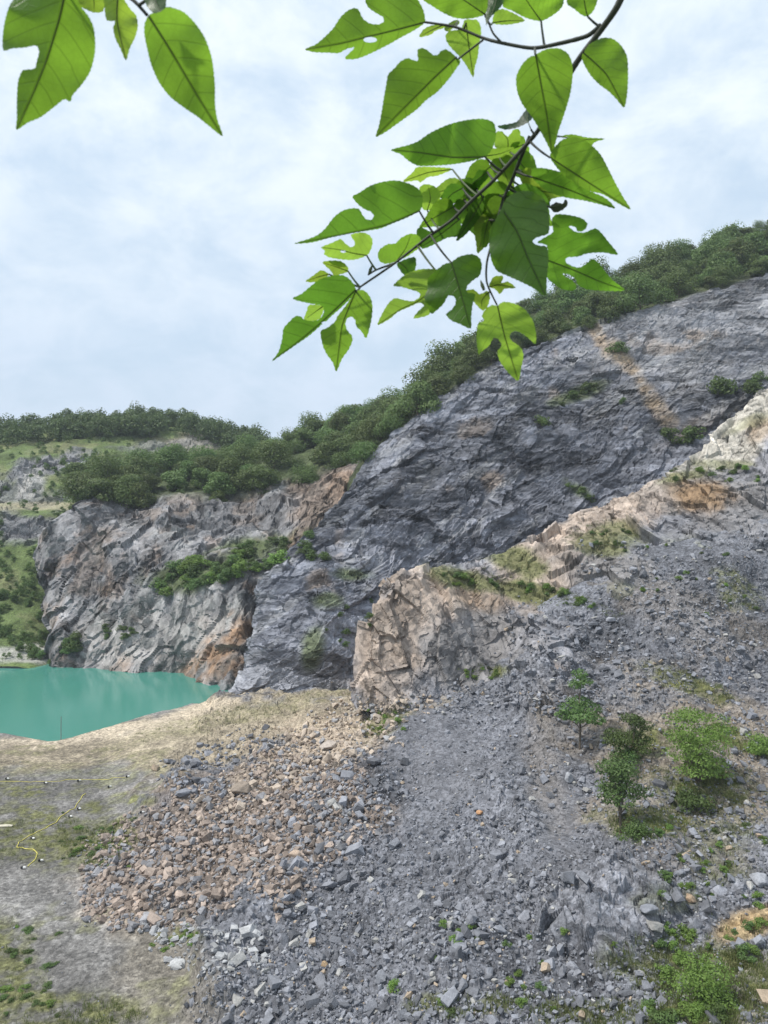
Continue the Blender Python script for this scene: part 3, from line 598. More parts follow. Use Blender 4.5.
def d_scree(px, py, p):
    z = nzp(p, 3.5, 311) * .4
    toe = np.interp(py, [500, 700, 735, 780, 840, 880, 930, 960, 1024, 1160], [430, 400, 360, 340, 330, 300, 230, 195, 190, 175])
    d = sstep(-10, 40, px - toe + z * 40)
    d *= 1 - .45 * blob(px, py, 440, 750, 45, 65, -30, z); d *= 1 - .6 * blob(px, py, 560, 810, 30, 60, 0, z)
    d *= 1 - .75 * np.maximum.reduce([blob(px, py, 655, 745, 80, 36, 0, z), blob(px, py, 700, 985, 70, 45, 0, z), blob(px, py, 640, 825, 40, 16, 0, z), blob(px, py, 612, 905, 55, 34, -12, z), 1.3 * blob(px, py, 748, 925, 45, 18, -22)])
    lim = np.interp(px, [340, 500, 560, 620, 690, 768], [700, 690, 600, 580, 545, 530]); d *= sstep(-14, 14, py - lim + z * 20)
    return d * (.6 + .4 * np.clip(z * 2.5, -1, 1))
def d_block(px, py, p):
    z = nzp(p, 3.5, 313) * .4
    return np.maximum.reduce([blob(px, py, 580, 645, 75, 34, 18, z), blob(px, py, 660, 585, 80, 36, 25, z) * .8, blob(px, py, 725, 650, 60, 40, 30, z) * .7, blob(px, py, 570, 700, 30, 30, 0, z) * .6, blob(px, py, 585, 770, 40, 40, 0, z) * .5,
                              blob(px, py, 430, 940, 70, 30, -10, z) * .7, blob(px, py, 500, 700, 30, 14, 0, z) * .4, blob(px, py, 300, 930, 60, 30, 0, z) * .6, blob(px, py, 260, 985, 60, 40, 0, z) * .5])
def d_floor(px, py, p): return np.where(px < 220, .12, .0) * (py > 745) + blob(px, py, 55, 985, 30, 14, 0) * .8
def d_toe(px, py, p):
    return np.maximum.reduce([blob(px, py, 195, 945, 50, 26, 20), blob(px, py, 235, 950, 40, 22, 0) * .8])
def basec(px, py, n):
    c = np.where((px < 430)[:, None], pinkc(px, py, n), greyc(px, py, n)); return c
def d_base(px, py, p):
    yb = np.interp(px, [330, 360, 400, 440, 500, 560, 600], [700, 704, 704, 698, 690, 700, 690]); return np.exp(-((py - yb - 4) / 10) ** 2) * .8
def palec(px, py, n): return np.array([.33, .335, .345]) * RNG.uniform(.7, 1.25, (n, 1))
def shorec(px, py, n): return np.array([.38, .375, .37]) * RNG.uniform(.6, 1.25, (n, 1))
def d_shore(px, py, p): return np.maximum.reduce([blob(px, py, 30, 655, 60, 9, 0), blob(px, py, 95, 655, 40, 8, 0)])
sets = [cand(10000, (80, 740, 380, 930), .15, .60, 2.2, brownc, d_brown), cand(3200, (180, 700, 410, 820), .15, .75, 1.9, pinkc, d_pink),
        cand(3600, (150, 720, 420, 910), .16, .8, 2.0, greyc, d_dark), cand(46000, (180, 520, 800, 1050), .07, .55, 2.3, greyc, d_scree),
        cand(12000, (220, 540, 800, 1030), .13, .62, 1.9, greyc, d_block), cand(700, (0, 740, 220, 1030), .05, .16, 2.5, greyc, d_floor), cand(700, (130, 900, 300, 990), .12, .5, 1.8, palec, d_toe), cand(2600, (330, 670, 600, 735), .12, .6, 1.9, basec, d_base)]
pos = np.concatenate([s[0] for s in sets]); siz = np.concatenate([s[1] for s in sets]); col = np.concatenate([s[2] for s in sets])
grp = np.concatenate([np.full(len(s[0]), i) for i, s in enumerate(sets)])
pxs, pys = proj(pos); ap = siz / pos[:, 1] * ((pxs > 4) & (pxs < 764) & (pys < 1016))
order = np.argsort(-ap); ind = order[:270]; rest = order[270:]
rot = randrot(len(pos)); pos = pos + np.array([0, 0, 1]) * (siz * .22)[:, None]
scl = np.stack([siz * RNG.uniform(.85, 1.35, len(siz)), siz * RNG.uniform(.75, 1.1, len(siz)), siz * RNG.uniform(.75, 1.1, len(siz))], -1)
o = scatter_join('rubble', SV, pos[rest], scl[rest], rot[rest], M_STONE, col[rest])
tag(o, 'loose grey and brown rubble of small broken stones covering the slopes', 'rubble')
ps, ss, cs = cand(900, (-40, 640, 150, 668), .25, 1.1, 1.8, shorec, d_shore) if False else (None, None, None)
SM = [mesh_np('stone_shape', v, f, M_STONE_O) for v, f in SV]
from mathutils import Matrix
STONE_KIND = {0: ('larger brown angular stone lying in the brown rubble heap beside the quarry floor', 'stones of the brown heap'),
              1: ('larger pale pinkish stone on the sandy slope below the pale outcrop', 'stones below the pale outcrop'),
              2: ('larger dark grey stone between the brown heap and the sandy bank', 'dark stones by the sandy bank'),
              3: ('larger grey stone lying loose on the long slate scree slope', 'stones on the scree slope'),
              4: ('larger blue-grey block in the coarse blocky patches of the scree', 'blocks in the coarse scree'),
              5: ('small stone lying alone on the flat grey quarry floor', 'stones on the quarry floor'),
              7: ('stone fallen at the foot of the pale outcrop', 'fallen stones at the outcrop foot'),
              6: ('pale grey stone at the green toe of the scree slope', 'pale stones at the scree toe')}
for i in ind:
    o = obj('stone', SM[RNG.integers(0, len(SM))]); lb, g = STONE_KIND[int(grp[i])]
    tag(o, lb, 'stone', g); o.color = (*col[i], 1)
    o.matrix_world = Matrix.Translation(pos[i]) @ Matrix(rot[i].tolist()).to_4x4() @ Matrix.Diagonal((*scl[i], 1))
# boulders that stand out
def boulder(px, py, wpx, label, c, flat=.75, seed=1):
    p, n = surf(px, py); r = wpx / 2 / F * p[1]; rng = np.random.default_rng(seed)
    bm = bmesh.new()
    for k in range(16):
        v = rng.normal(size=3); v /= np.linalg.norm(v); bm.verts.new((v[0], v[1] * .9, v[2] * flat))
    bmesh.ops.delete(bm, geom=[g for g in bmesh.ops.convex_hull(bm, input=bm.verts)['geom_interior'] if isinstance(g, bmesh.types.BMVert)], context='VERTS')
    bmesh.ops.bevel(bm, geom=list(bm.edges), offset=.05, segments=1, affect='EDGES')
    bmesh.ops.triangulate(bm, faces=bm.faces); bmesh.ops.subdivide_edges(bm, edges=bm.edges, cuts=2)
    for v in bm.verts:
        v.co *= 1 + .05 * float(fbm(np.array([v.co[:]]) * 3, 3, seed)[0])
    me = bpy.data.meshes.new('boulder'); bm.to_mesh(me); bm.free(); me.materials.append(M_STONE_O)
    o = obj('boulder', me, loc=p + np.array([0, 0, r * .3])); o.scale = (r, r, r); o.color = (*c, 1); return tag(o, label, 'boulder')
boulder(721, 898, 20, 'large blue-grey boulder with flat faces near the ochre mound', (.30, .31, .35), .8, 3)
boulder(695, 899, 15, 'grey boulder with a rust-coloured top beside the larger blue-grey boulder', (.36, .27, .19), .75, 5)
boulder(650, 914, 22, 'low dark slab of a boulder beside the bedrock hump, left of a rusty one', (.22, .23, .26), .45, 6)
boulder(478, 812, 9, 'orange-brown flat stone lying alone among grey scree, below a pale one', (.42, .24, .13), .5, 8)
boulder(568, 778, 16, 'pale grey block on the scree left of the small round tree', (.34, .35, .38), .7, 9)
boulder(240, 790, 24, 'largest dark brown block at the upper edge of the brown heap', (.24, .2, .165), .6, 11)
boulder(329, 747, 20, 'large pinkish grey slab on the sandy slope below the pale outcrop', (.40, .35, .31), .5, 12)
boulder(295, 858, 16, 'largest tan boulder on the lower edge of the brown heap', (.42, .33, .26), .8, 14)
boulder(176, 966, 18, 'whitish block at the green toe of the scree, largest of the pale stones', (.40, .405, .41), .6, 15)
boulder(322, 964, 9, 'ochre-brown stone among blue-grey scree near the bottom', (.40, .29, .18), .7, 16)
boulder(760, 882, 24, 'grey boulder at the right edge above the ochre mound', (.29, .30, .33), .6, 17)

# ------------------------------------------------------------------ vegetation builders
def leafcloud(rng, lobes, n, size, up=.35, drop=.0):
    """leaf-sized faces through the lobes' shells. lobes: (x,y,z,rx,ry,rz)"""
    lob = np.array(lobes, float); vol = (lob[:, 3] * lob[:, 4] + lob[:, 3] * lob[:, 5]); k = rng.choice(len(lob), n, p=vol / vol.sum()); b = lob[k]
    d = rng.normal(size=(n, 3)); d /= np.linalg.norm(d, axis=1, keepdims=True)
    r = rng.uniform(.45, 1.05, (n, 1)) ** .6; c = b[:, :3] + d * r * b[:, 3:]
    nr = d * 1.0 + rng.normal(size=(n, 3)) * .42 + [0, 0, up]; nr /= np.linalg.norm(nr, axis=1, keepdims=True)
    a = np.cross(nr, rng.normal(size=(n, 3))); a /= np.linalg.norm(a, axis=1, keepdims=True); e = np.cross(nr, a)
    s = size * rng.uniform(.6, 1.35, (n, 1)); w = s * rng.uniform(.45, .75, (n, 1))
    Vv = np.stack([c - a * s, c + e * w - a * s * .1, c + a * s, c - e * w - a * s * .1], 1).reshape(-1, 3)
    return Vv, np.arange(n * 4).reshape(n, 4)
def tube(pts, rad, seg=6):
    pts = np.array(pts, float); n = len(pts); rad = np.broadcast_to(rad, n) if np.ndim(rad) else np.full(n, rad)
    T = np.gradient(pts, axis=0); T /= np.linalg.norm(T, axis=1, keepdims=True) + 1e-12
    ref = np.array([0.31, .9, .2]); A = np.cross(T, ref); A /= np.linalg.norm(A, axis=1, keepdims=True) + 1e-12; B = np.cross(T, A)
    th = np.linspace(0, 2 * np.pi, seg, endpoint=False)
    Vv = (pts[:, None] + rad[:, None, None] * (np.cos(th)[None, :, None] * A[:, None] + np.sin(th)[None, :, None] * B[:, None])).reshape(-1, 3)
    Fc = [[i * seg + j, i * seg + (j + 1) % seg, (i + 1) * seg + (j + 1) % seg, (i + 1) * seg + j] for i in range(n - 1) for j in range(seg)]
    return Vv, np.array(Fc)
def join(parts):
    Vs, Fs, off = [], [], 0
    for v, f in parts: Vs.append(v); Fs.append(f + off); off += len(v)
    return np.concatenate(Vs), np.concatenate(Fs)
def wobble(a, b, n, amt, rng):
    t = np.linspace(0, 1, n)[:, None]; p = np.array(a) * (1 - t) + np.array(b) * t; p[1:-1] += rng.normal(0, amt, (n - 2, 3)); return p
def tree_parts(rng, h, w, trunk_h, nl, nleaf, lsize, flat=.6, form='dome'):
    lobes = []
    for k in range(nl):
        a = rng.uniform(0, 6.28); rr = math.sqrt(rng.uniform(0, 1)) * w * .5 * .9
        zt = trunk_h + (h - trunk_h) * rng.uniform(.12, .95); tz = (zt - trunk_h) / (h - trunk_h)
        if form == 'dome': rr *= math.sqrt(max(.08, 1 - tz ** 2.2))
        if form == 'cone': rr *= max(.15, 1.05 - tz)
        s = rng.uniform(.16, .28) * w
        lobes.append((rr * math.cos(a), rr * math.sin(a), zt - s * flat * .4, s, s, s * flat))
    crown = leafcloud(rng, lobes, nleaf, lsize)
    tr = [tube(wobble((0, 0, -.4), (rng.normal(0, .03) * h, rng.normal(0, .03) * h, trunk_h + (h - trunk_h) * .55), 6, h * .008, rng), np.linspace(h * .022, h * .008, 6))]
    for l in lobes[:max(4, nl // 2)]:
        z0 = trunk_h * rng.uniform(.6, 1.2); tr.append(tube(wobble((0, 0, z0), l[:3], 5, h * .012, rng), np.linspace(h * .011, h * .003, 5), 5))
    return crown, join(tr)
rngT = np.random.default_rng(21)
FT = []
for k in range(9):
    h = [7.5, 6.5, 8.5, 7, 6, 9, 5.5, 7.8, 6.2][k]; w = h * rngT.uniform(1.1, 1.45)
    (cv, cf), (tv, tf) = tree_parts(rngT, h, w, h * .16, int(rngT.integers(26, 36)), 4200, .24, .62, 'dome')
    V2, F2 = join([(cv, cf), (tv, tf)])
    FT.append((mesh_np('forest_tree', V2, F2, [M_FOREST, M_BARK], mat_idx=np.r_[np.zeros(len(cf)), np.ones(len(tf))]), h))
def forest(layer, n, mind, label, group, xr, lo=.62, hi=1.32):
    Vv, nn, px, py = LAYERS[layer]; ok = (px > xr[0]) & (px < xr[1]); Vv, px, py = Vv[ok], px[ok], py[ok]
    idx = RNG.permutation(len(Vv))[:60000]; got = np.zeros((0, 3)); c = 0
    for i in idx:
        p = Vv[i].astype(float)
        if len(got) and (((got - p)[:, :2] ** 2).sum(1)).min() < mind ** 2: continue
        got = np.vstack([got, p]); me, h = FT[RNG.integers(0, len(FT))]
        o = obj('broadleaf_tree', me, loc=p - [0, 0, .3]); s = RNG.uniform(lo, hi) ** 1.0; o.scale = (s * RNG.uniform(.9, 1.15), s * RNG.uniform(.9, 1.15), s * RNG.uniform(.85, 1.15)); o.rotation_euler = (0, 0, RNG.uniform(0, 6.28))
        tag(o, label, 'tree', group); c += 1
        if c >= n: break
    return c
nB_ = forest('Btop', 190, 4.7, 'dark green broadleaf tree in the wood on the hilltop above the big grey cliff', 'trees above the big grey cliff', (362, 800), .5, 1.25)
nA_ = forest('Atop', 120, 3.6, 'dark green broadleaf tree in the belt along the top of the lakeside cliff', 'trees above the lakeside cliff', (72, 415), .6, 1.2)
print('forest', nB_, nA_)
# far wood on the left skyline: one mass
def far_mass(name, layer, sel, n, lab, cat, m, hs, rng):
    Vv, nn, px, py = LAYERS[layer]; ok = sel(px, py, Vv); Vv = Vv[ok]; base = Vv[rng.integers(0, len(Vv), n)]
    var = []
    for k in range(6):
        h = hs * rng.uniform(.8, 1.2); (cv, cf), _ = tree_parts(rng, h, h * rng.uniform(.9, 1.3), h * .08, 12, 520, .32 * hs / 6, .75, 'dome'); var.append((cv, cf))
    a = rng.uniform(0, 6.28, n); z = np.zeros(n); I = np.ones(n)
    rot = np.stack([np.cos(a), -np.sin(a), z, np.sin(a), np.cos(a), z, z, z, I], -1).reshape(-1, 3, 3)
    o = scatter_join(name, var, base.astype(float), rng.uniform(.6, 1.25, n), rot, m); return tag(o, lab, cat)
rngF = np.random.default_rng(5)
far_mass('far_wood', 'F', lambda px, py, v: (px > -60) & (px < 260) & (py < np.interp(px, [-60, 0, 130, 200, 260], [452, 448, 438, 437, 475])) & (py > np.interp(px, [-60, 0, 60, 130, 195, 240], [430, 428, 424, 419, 424, 440])), 420, 'distant dark wood along the skyline of the far left hill', 'woods', M_FARWOOD, 7.0, rngF)
far_mass('scrub', 'F', lambda px, py, v: (px > -60) & (px < 200) & (((py > 440) & (py < 503) & (px > 30) & (px < 130) & (fbm(v / 8, 2, 3) > -.3)) | ((py > 545) & (py < 645) & (fbm(v / 6, 3, 8) > .05)) | ((py > 440) & (fbm(v / 7, 3, 9) > .35))), 620, 'low green scrub on the grassy slopes and benches of the far left hill', 'scrub', M_SHRUB, 2.2, rngF)

far_mass('undergrowth', 'Btop', lambda px, py, v: (px > 360) & (px < 810), 130, 'green undergrowth filling the wood above the big grey cliff', 'undergrowth', M_FARWOOD, 3.0, rngF)
far_mass('undergrowth', 'Atop', lambda px, py, v: (px > 72) & (px < 410), 110, 'green undergrowth filling the tree belt above the lakeside cliff', 'undergrowth', M_FARWOOD, 3.0, rngF)
# ---- shrubs on the cliffs and benches (each a thing)
SHV = []
for k in range(6):
    (cv, cf), (tv, tf) = tree_parts(rngT, 1.0, rngT.uniform(1.1, 1.5), .05, 12, 900, .065, .75, 'dome')
    V2, F2 = join([(cv, cf), (tv * [.6, .6, 1], tf)]); SHV.append([mesh_np('shrub_shape', V2, F2, [m_, M_BARK], mat_idx=np.r_[np.zeros(len(cf)), np.ones(len(tf))]) for m_ in (M_SHRUB, M_BRIGHT, M_DARKLF)])
def shrub(px, py, wpx, label, group=None, m=0, tall=.8, name='shrub'):
    p, n = surf(px, py); s = wpx / F * p[1] / 1.25
    o = obj(name, SHV[RNG.integers(0, len(SHV))][m], loc=p - np.array([0, 0, .08 * s])); o.scale = (s, s, s * tall); o.rotation_euler = (0, 0, RNG.uniform(0, 6.28)); return tag(o, label, 'shrub', group)
rs = random.Random(3)
for k in range(52):
    t = rs.random(); x = 156 + t * 130; y = 594 - t * 42 + rs.uniform(-17, 10); shrub(x, y, rs.uniform(11, 21), 'green bush on the sloping ledge halfway up the lakeside cliff', 'bushes on the lakeside cliff ledge', rs.choice([0, 0, 2, 1]))
for k in range(9): shrub(rs.uniform(300, 328), rs.uniform(528, 562), rs.uniform(8, 15), 'green bush in the notch between the lakeside cliff and the big grey cliff', 'bushes in the notch between the cliffs', 0)
for k in range(13): shrub(rs.choice([rs.uniform(30, 85), rs.uniform(60, 80)]), rs.uniform(638, 658), rs.uniform(9, 19), 'green bush on the stony far bank below the lakeside cliff', 'bushes on the far lake bank', rs.choice([0, 2]))
for k in range(9): shrub(105 + rs.random() * 30, 632 + rs.uniform(-6, 6), rs.uniform(6, 11), 'small bush at the foot of the lakeside cliff above the slab', 'bushes at the foot of the lakeside cliff', 0)
for (x, y, w, l) in [(670, 440, 24, 'wide bush at the lower end of the brown streak in the big cliff'), (692, 438, 28, 'bush above the beige rock, at the right side of the brown streak bush'), (722, 392, 30, 'largest bush clinging to the big grey cliff near the right edge'), (752, 392, 22, 'bush at the right edge of the photo on the big grey cliff'), (760, 380, 18, 'upper small bush at the right edge on the big grey cliff'),
                     (617, 350, 18, 'small bush beside the upper end of the brown streak'), (540, 425, 18, 'lone round bush on the middle of the big grey cliff'), (589, 390, 20, 'bush on the thin diagonal ledge high on the big cliff'), (574, 398, 16, 'lower bush on the thin diagonal ledge of the big cliff'), (568, 486, 10, 'small dark tuft on the cliff above the pale ridge'), (582, 492, 13, 'middle bush of a short row on the cliff above the pale ridge'), (591, 501, 13, 'lowest bush of a short row on the cliff above the pale ridge'),
                     (622, 402, 9, 'tiny bush left of the brown streak in the big cliff'), (560, 405, 8, 'tiny bush below the diagonal ledge of the big cliff')]:
    shrub(x, y, w, l, None, 0)
for k in range(10): shrub(rs.uniform(320, 372), rs.uniform(570, 650), rs.uniform(5, 10), 'small tuft of green growing in cracks low on the big grey cliff', 'tufts low on the big grey cliff', 0)
for k in range(26):
    t = rs.random(); x = 440 + t * 160; shrub(x, 577 + t * 28 + rs.uniform(-8, 6), rs.uniform(5, 11), 'low green bush on the grassy top of the pale outcrop', 'bushes on the pale outcrop', rs.choice([0, 1, 0]))
for k in range(12): shrub(rs.uniform(590, 630), rs.uniform(530, 552), rs.uniform(4, 8), 'small bush in the grassy hollow of the pale ridge', 'bushes in the ridge hollow', 0)
for k in range(12): shrub(rs.uniform(660, 768), rs.uniform(466, 482), rs.uniform(5, 10), 'small bush along the foot of the beige rock at right', 'bushes below the beige rock', rs.choice([0, 1]))
for k in range(16): shrub(rs.uniform(640, 765), rs.uniform(545, 620), rs.uniform(4, 8), 'tiny green plant dotted on the upper right scree', 'plants on the upper scree', rs.choice([0, 1]))
for k in range(9): shrub(rs.uniform(466, 498), rs.uniform(668, 680), rs.uniform(4, 8), 'low plant at the foot of the grey side of the outcrop', 'plants at the outcrop foot', 1)
for k in range(12): shrub(rs.uniform(365, 405), 735 - rs.uniform(0, 34), rs.uniform(4, 8), 'low plant in the grassy gully below the pale outcrop', 'plants in the gully below the outcrop', 1)
for k in range(34): shrub(rs.gauss(98, 17), rs.gauss(842, 11), rs.uniform(4, 9), 'low green weed in the patch beside the yellow hose', 'weeds beside the yellow hose', rs.choice([0, 1, 0]), .5)
for k in range(14): shrub(rs.gauss(182, 14), rs.gauss(938, 8), rs.uniform(4, 9), 'bright green weed between the pale stones at the scree toe', 'weeds at the scree toe', 1, .5)
for k in range(26): shrub(rs.uniform(-5, 60), rs.uniform(925, 1020), rs.uniform(5, 12), 'low green plant at the lower left corner of the quarry floor', 'plants in the lower left corner', rs.choice([0, 0, 1]), .5)
for k in range(30): shrub(rs.uniform(650, 765), rs.uniform(815, 910), rs.uniform(5, 13), 'small green plant dotted on the stony ground below the feathery shrub', 'plants on the right stony ground', rs.choice([0, 1, 1]), .7)
for k in range(22): shrub(rs.uniform(430, 640), rs.uniform(925, 1015), rs.uniform(5, 14), 'small weed among the grey stones along the lower edge', 'weeds along the lower edge', rs.choice([0, 1]), .7)
for k in range(16): shrub(rs.uniform(645, 768), rs.uniform(925, 965), rs.uniform(8, 22), 'leafy plant beside the ochre mound in the lower right corner', 'plants beside the ochre mound', rs.choice([1, 0, 1]), .7)
for k in range(12): shrub(rs.uniform(640, 760), rs.uniform(995, 1030), rs.uniform(12, 26), 'bushy green weed below the big bright shrub at the lower right', 'weeds below the bright shrub', rs.choice([1, 0]), .7)
shrub(393, 988, 15, 'lone bright green weed in the scree at the bottom middle', None, 1)
shrub(662, 878, 18, 'dark green small bush above the bedrock hump', None, 0)
shrub(664, 975, 22, 'small bright leafy bush left of the big bright shrub', None, 1)

# ---- foreground trees with parts
def big_plant(name, px, py, hpx, wpx, label, cat, m, nleaf, lsz, trunk=.15, flat=.55, form='dome', nl=22, seed=1, lobes=None):
    p, n = surf(px, py); h = hpx / F * p[1]; w = wpx / F * p[1]; rng = np.random.default_rng(seed)
    root = bpy.data.objects.new(name, None); COL.objects.link(root); root.location = p - np.array([0, 0, .05]); tag(root, label, cat)
    if lobes is None: (cv, cf), (tv, tf) = tree_parts(rng, h, w, h * trunk, nl, nleaf, lsz, flat, form)
    else:
        lb = [(a * w, b * w, c * h, d * w, d * w, e * h) for a, b, c, d, e in lobes]
        cv, cf = leafcloud(rng, lb, nleaf, lsz)
        tr = [tube(wobble((0, 0, -.4), (0.02 * w, 0, h * .9), 7, h * .01, rng), np.linspace(h * .016, h * .004, 7))]
        for l in lb: tr.append(tube(wobble((0, 0, max(.1 * h, l[2] - .15 * h)), l[:3], 5, h * .01, rng), np.linspace(h * .008, h * .002, 5), 5))
        tv, tf = join(tr)
    obj('crown', mesh_np('crown', cv, cf, m), root); obj('trunk', mesh_np('trunk', tv, tf, M_BARK), root); return root
big_plant('sapling_tree', 578, 748, 80, 46, 'slender dark green tree in tiers with a bare lower trunk on the scree', 'tree', M_DARKLF, 2600, .14, lobes=[(.0, 0, .95, .20, .06), (.05, 0, .86, .24, .05), (-.05, .1, .80, .2, .05), (-.2, 0, .52, .3, .07), (.22, .1, .50, .32, .08), (0, -.2, .45, .34, .07), (.3, -.1, .40, .26, .06), (-.3, .1, .42, .22, .05), (.05, .2, .58, .3, .06)], seed=31)
big_plant('bush', 630, 756, 48, 46, 'bushy mid green shrub between the slender tree and the feathery shrub', 'shrub', M_SHRUB, 3800, .11, .08, .45, seed=32)
big_plant('feathery_shrub', 697, 782, 76, 66, 'largest feathery light green shrub at the right on brown soil', 'shrub', M_BRIGHT, 8500, .10, .05, .26, form='flat', nl=44, seed=33)
big_plant('round_tree', 620, 828, 72, 56, 'small round-crowned dark tree with a thin trunk on grassy soil', 'tree', M_DARKLF, 3000, .115, .36, .5, nl=24, seed=34)
big_plant('bush', 636, 838, 20, 40, 'low dark green growth around the foot of the small round-crowned tree', 'shrub', M_SHRUB, 1800, .08, .02, .5, seed=35)
big_plant('bush', 688, 806, 26, 44, 'dark green growth under the feathery light green shrub', 'shrub', M_SHRUB, 2200, .09, .02, .5, seed=36)
big_plant('bush', 622, 762, 18, 34, 'low dark growth at the foot of the bushy mid green shrub', 'shrub', M_DARKLF, 1400, .08, .02, .5, seed=39)
big_plant('bush', 760, 750, 16, 40, 'yellow-green grassy bush at the right edge beside the feathery shrub', 'shrub', M_BRIGHT, 2200, .09, .02, .4, seed=40)
big_plant('bright_shrub', 702, 1000, 44, 74, 'big bright green leafy shrub at the lower right of the photo', 'shrub', M_BRIGHT, 4200, .07, .03, .5, nl=30, seed=37)

# ---- grass blades (uncountable)
def tuft(rng, n, h, spread):
    Vv, Fc = [], []
    for k in range(n):
        a = rng.uniform(0, 6.28); b = rng.normal(0, spread, 2); l = h * rng.uniform(.6, 1.3); d = np.array([math.cos(a), math.sin(a), 0]); s = np.array([-d[1], d[0], 0]) * h * .06
        p0 = np.array([*b, -.03]); i = len(Vv); Vv += [p0 - s, p0 + s, p0 + d * l * .35 + [0, 0, l * .9]]; Fc.append([i, i + 1, i + 2])
    return np.array(Vv), np.array(Fc)
TV = [tuft(rngT, 12, .38, .16) for _ in range(6)]
def d_grass(px, py, p):
    z = nzp(p, 3.5, 305) * .45
    g = [(95,840,34,22,0,1),(385,720,26,12,-30,1),(700,985,75,50,0,1),(640,1015,110,18,0,.7),(640,825,45,18,0,1),(700,790,48,22,0,.9),(755,745,40,10,20,1),(690,685,40,9,20,.8),(480,672,24,6,0,1),(470,1005,70,12,0,.4),(735,590,30,14,40,.5),(640,740,34,14,0,.6),
         (470,580,42,9,14,1),(515,590,60,9,14,1),(570,600,46,8,16,1),(515,562,34,12,15,.8),(608,538,32,15,0,.8),(690,475,34,5,-10,.7),(40,1014,80,14,0,.12),(0,962,46,36,0,.12),(240,715,110,9,-12,.3),(20,845,60,20,0,.3),(720,840,50,40,0,.25),(100,1015,40,14,0,.4)]
    return np.maximum.reduce([blob(px, py, a, b, c, d, e, z) * f for a, b, c, d, e, f in g])
gp, gs, _ = cand(60000, (-10, 460, 800, 1050), .5, 1.3, 1.5, lambda a, b, n: np.zeros((n, 3)), d_grass)
gr = np.tile(np.eye(3), (len(gp), 1, 1))
o = scatter_join('grass', TV, gp, gs, gr, M_GRASS); tag(o, 'yellow-green grass tufts growing on the ledges, gullies and the quarry floor', 'grass'); print('tufts', len(gp))

# ------------------------------------------------------------------ hose, fixtures, pole
def strip(pts, rad, name, m, lift=.05):
    w = []
    for i in range(len(pts) - 1):
        for t in np.linspace(0, 1, 8, endpoint=False): w.append(((1 - t) * pts[i][0] + t * pts[i + 1][0], (1 - t) * pts[i][1] + t * pts[i + 1][1]))
    w.append(pts[-1]); ww = [surf(x, y)[0] + np.array([0, 0, lift]) for x, y in w]; ww = np.array(ww)
    for k in range(2): ww[1:-1] = (ww[:-2] + ww[1:-1] * 2 + ww[2:]) / 4
    v, f = tube(ww, rad, 6); return mesh_np(name, v, f, m, smooth=True)
hp = [(26,867),(37,858),(36,852),(33,849),(24,848),(16,847),(20,841),(33,834),(45,828),(56,822),(62,815),(74,808),(78,803),(84,793)]
tag(obj('hose', strip(hp, .04, 'hose', M_YEL)), 'yellow hose winding over the quarry floor towards the lake', 'hose')
tag(obj('hose', strip([(-6,780),(10,780),(30,782),(45,781),(62,780),(78,779),(95,779),(111,778),(118,777),(126,776)], .025, 'hose', M_YEL)), 'thin pale hose lying straight across the quarry floor nearer the lake', 'hose')
for i, (x, y, l) in enumerate([(22,868,'black and white fixture at the lower end of the yellow hose'), (41,860,'black and white fixture in the loop of the yellow hose'), (32,838,'black and white fixture on the yellow hose right after its sharp bend'), (70,816,'black and white fixture halfway up the yellow hose'), (79,809,'dark fixture on the yellow hose just above the halfway one'), (109,787,'black and white fixture where the hose nears the straight pale one'), (126,777,'small fixture at the right end of the pale hose'), (78,780,'black and white fixture in the middle of the pale hose'), (44,782,'black fixture on the left half of the pale hose'), (7,778,'small fixture at the left end of the pale hose'), (141,813,'small grey-white fixture lying alone right of the hoses')]):
    p, n = surf(x, y); rt = bpy.data.objects.new('hose_fixture', None); COL.objects.link(rt); rt.location = p + np.array([0, 0, .12]); rt.rotation_euler = (0, 0, rs.uniform(-.7, .7)); tag(rt, l, 'fixture'); rt.scale = (.62,) * 3
    bm = bmesh.new(); bmesh.ops.create_cube(bm, size=1); bmesh.ops.scale(bm, vec=(.34, .3, .36), verts=bm.verts); bmesh.ops.bevel(bm, geom=list(bm.edges), offset=.04, segments=1, affect='EDGES'); bmesh.ops.translate(bm, vec=(-.16, 0, .08), verts=bm.verts)
    me = bpy.data.meshes.new('housing'); bm.to_mesh(me); bm.free(); me.materials.append(M_BLK); obj('housing', me, rt)
    v, f = tube([(.02, 0, .08), (.2, 0, .08), (.42, 0, .05)], [.14, .15, .12], 10); obj('cap', mesh_np('cap', v, f, M_WHT), rt)
v, f = tube([(0, 0, -1.5), (0, 0, 1.2), (0.02, 0, 3.6)], [.07, .06, .05], 6)
pp = P(61, 738, 109.5); tag(obj('pole', mesh_np('pole', v, f, M_POLE), loc=(pp[0], pp[1], .1)), 'thin upright pole standing in the lake by the near bank', 'pole')
sf = tube([(-.7, 0, .05), (0, 0, .1), (.7, 0, .06)], [.16, .2, .12], 6)
tag(obj('slab', mesh_np('slab', sf[0] * [1, 1.6, .5], sf[1], M_STONE_O), loc=surf(6, 824)[0]), 'pale flat slab lying on moss at the left edge', 'stone'); bpy.data.objects['slab'].color = (.5, .47, .38, 1)

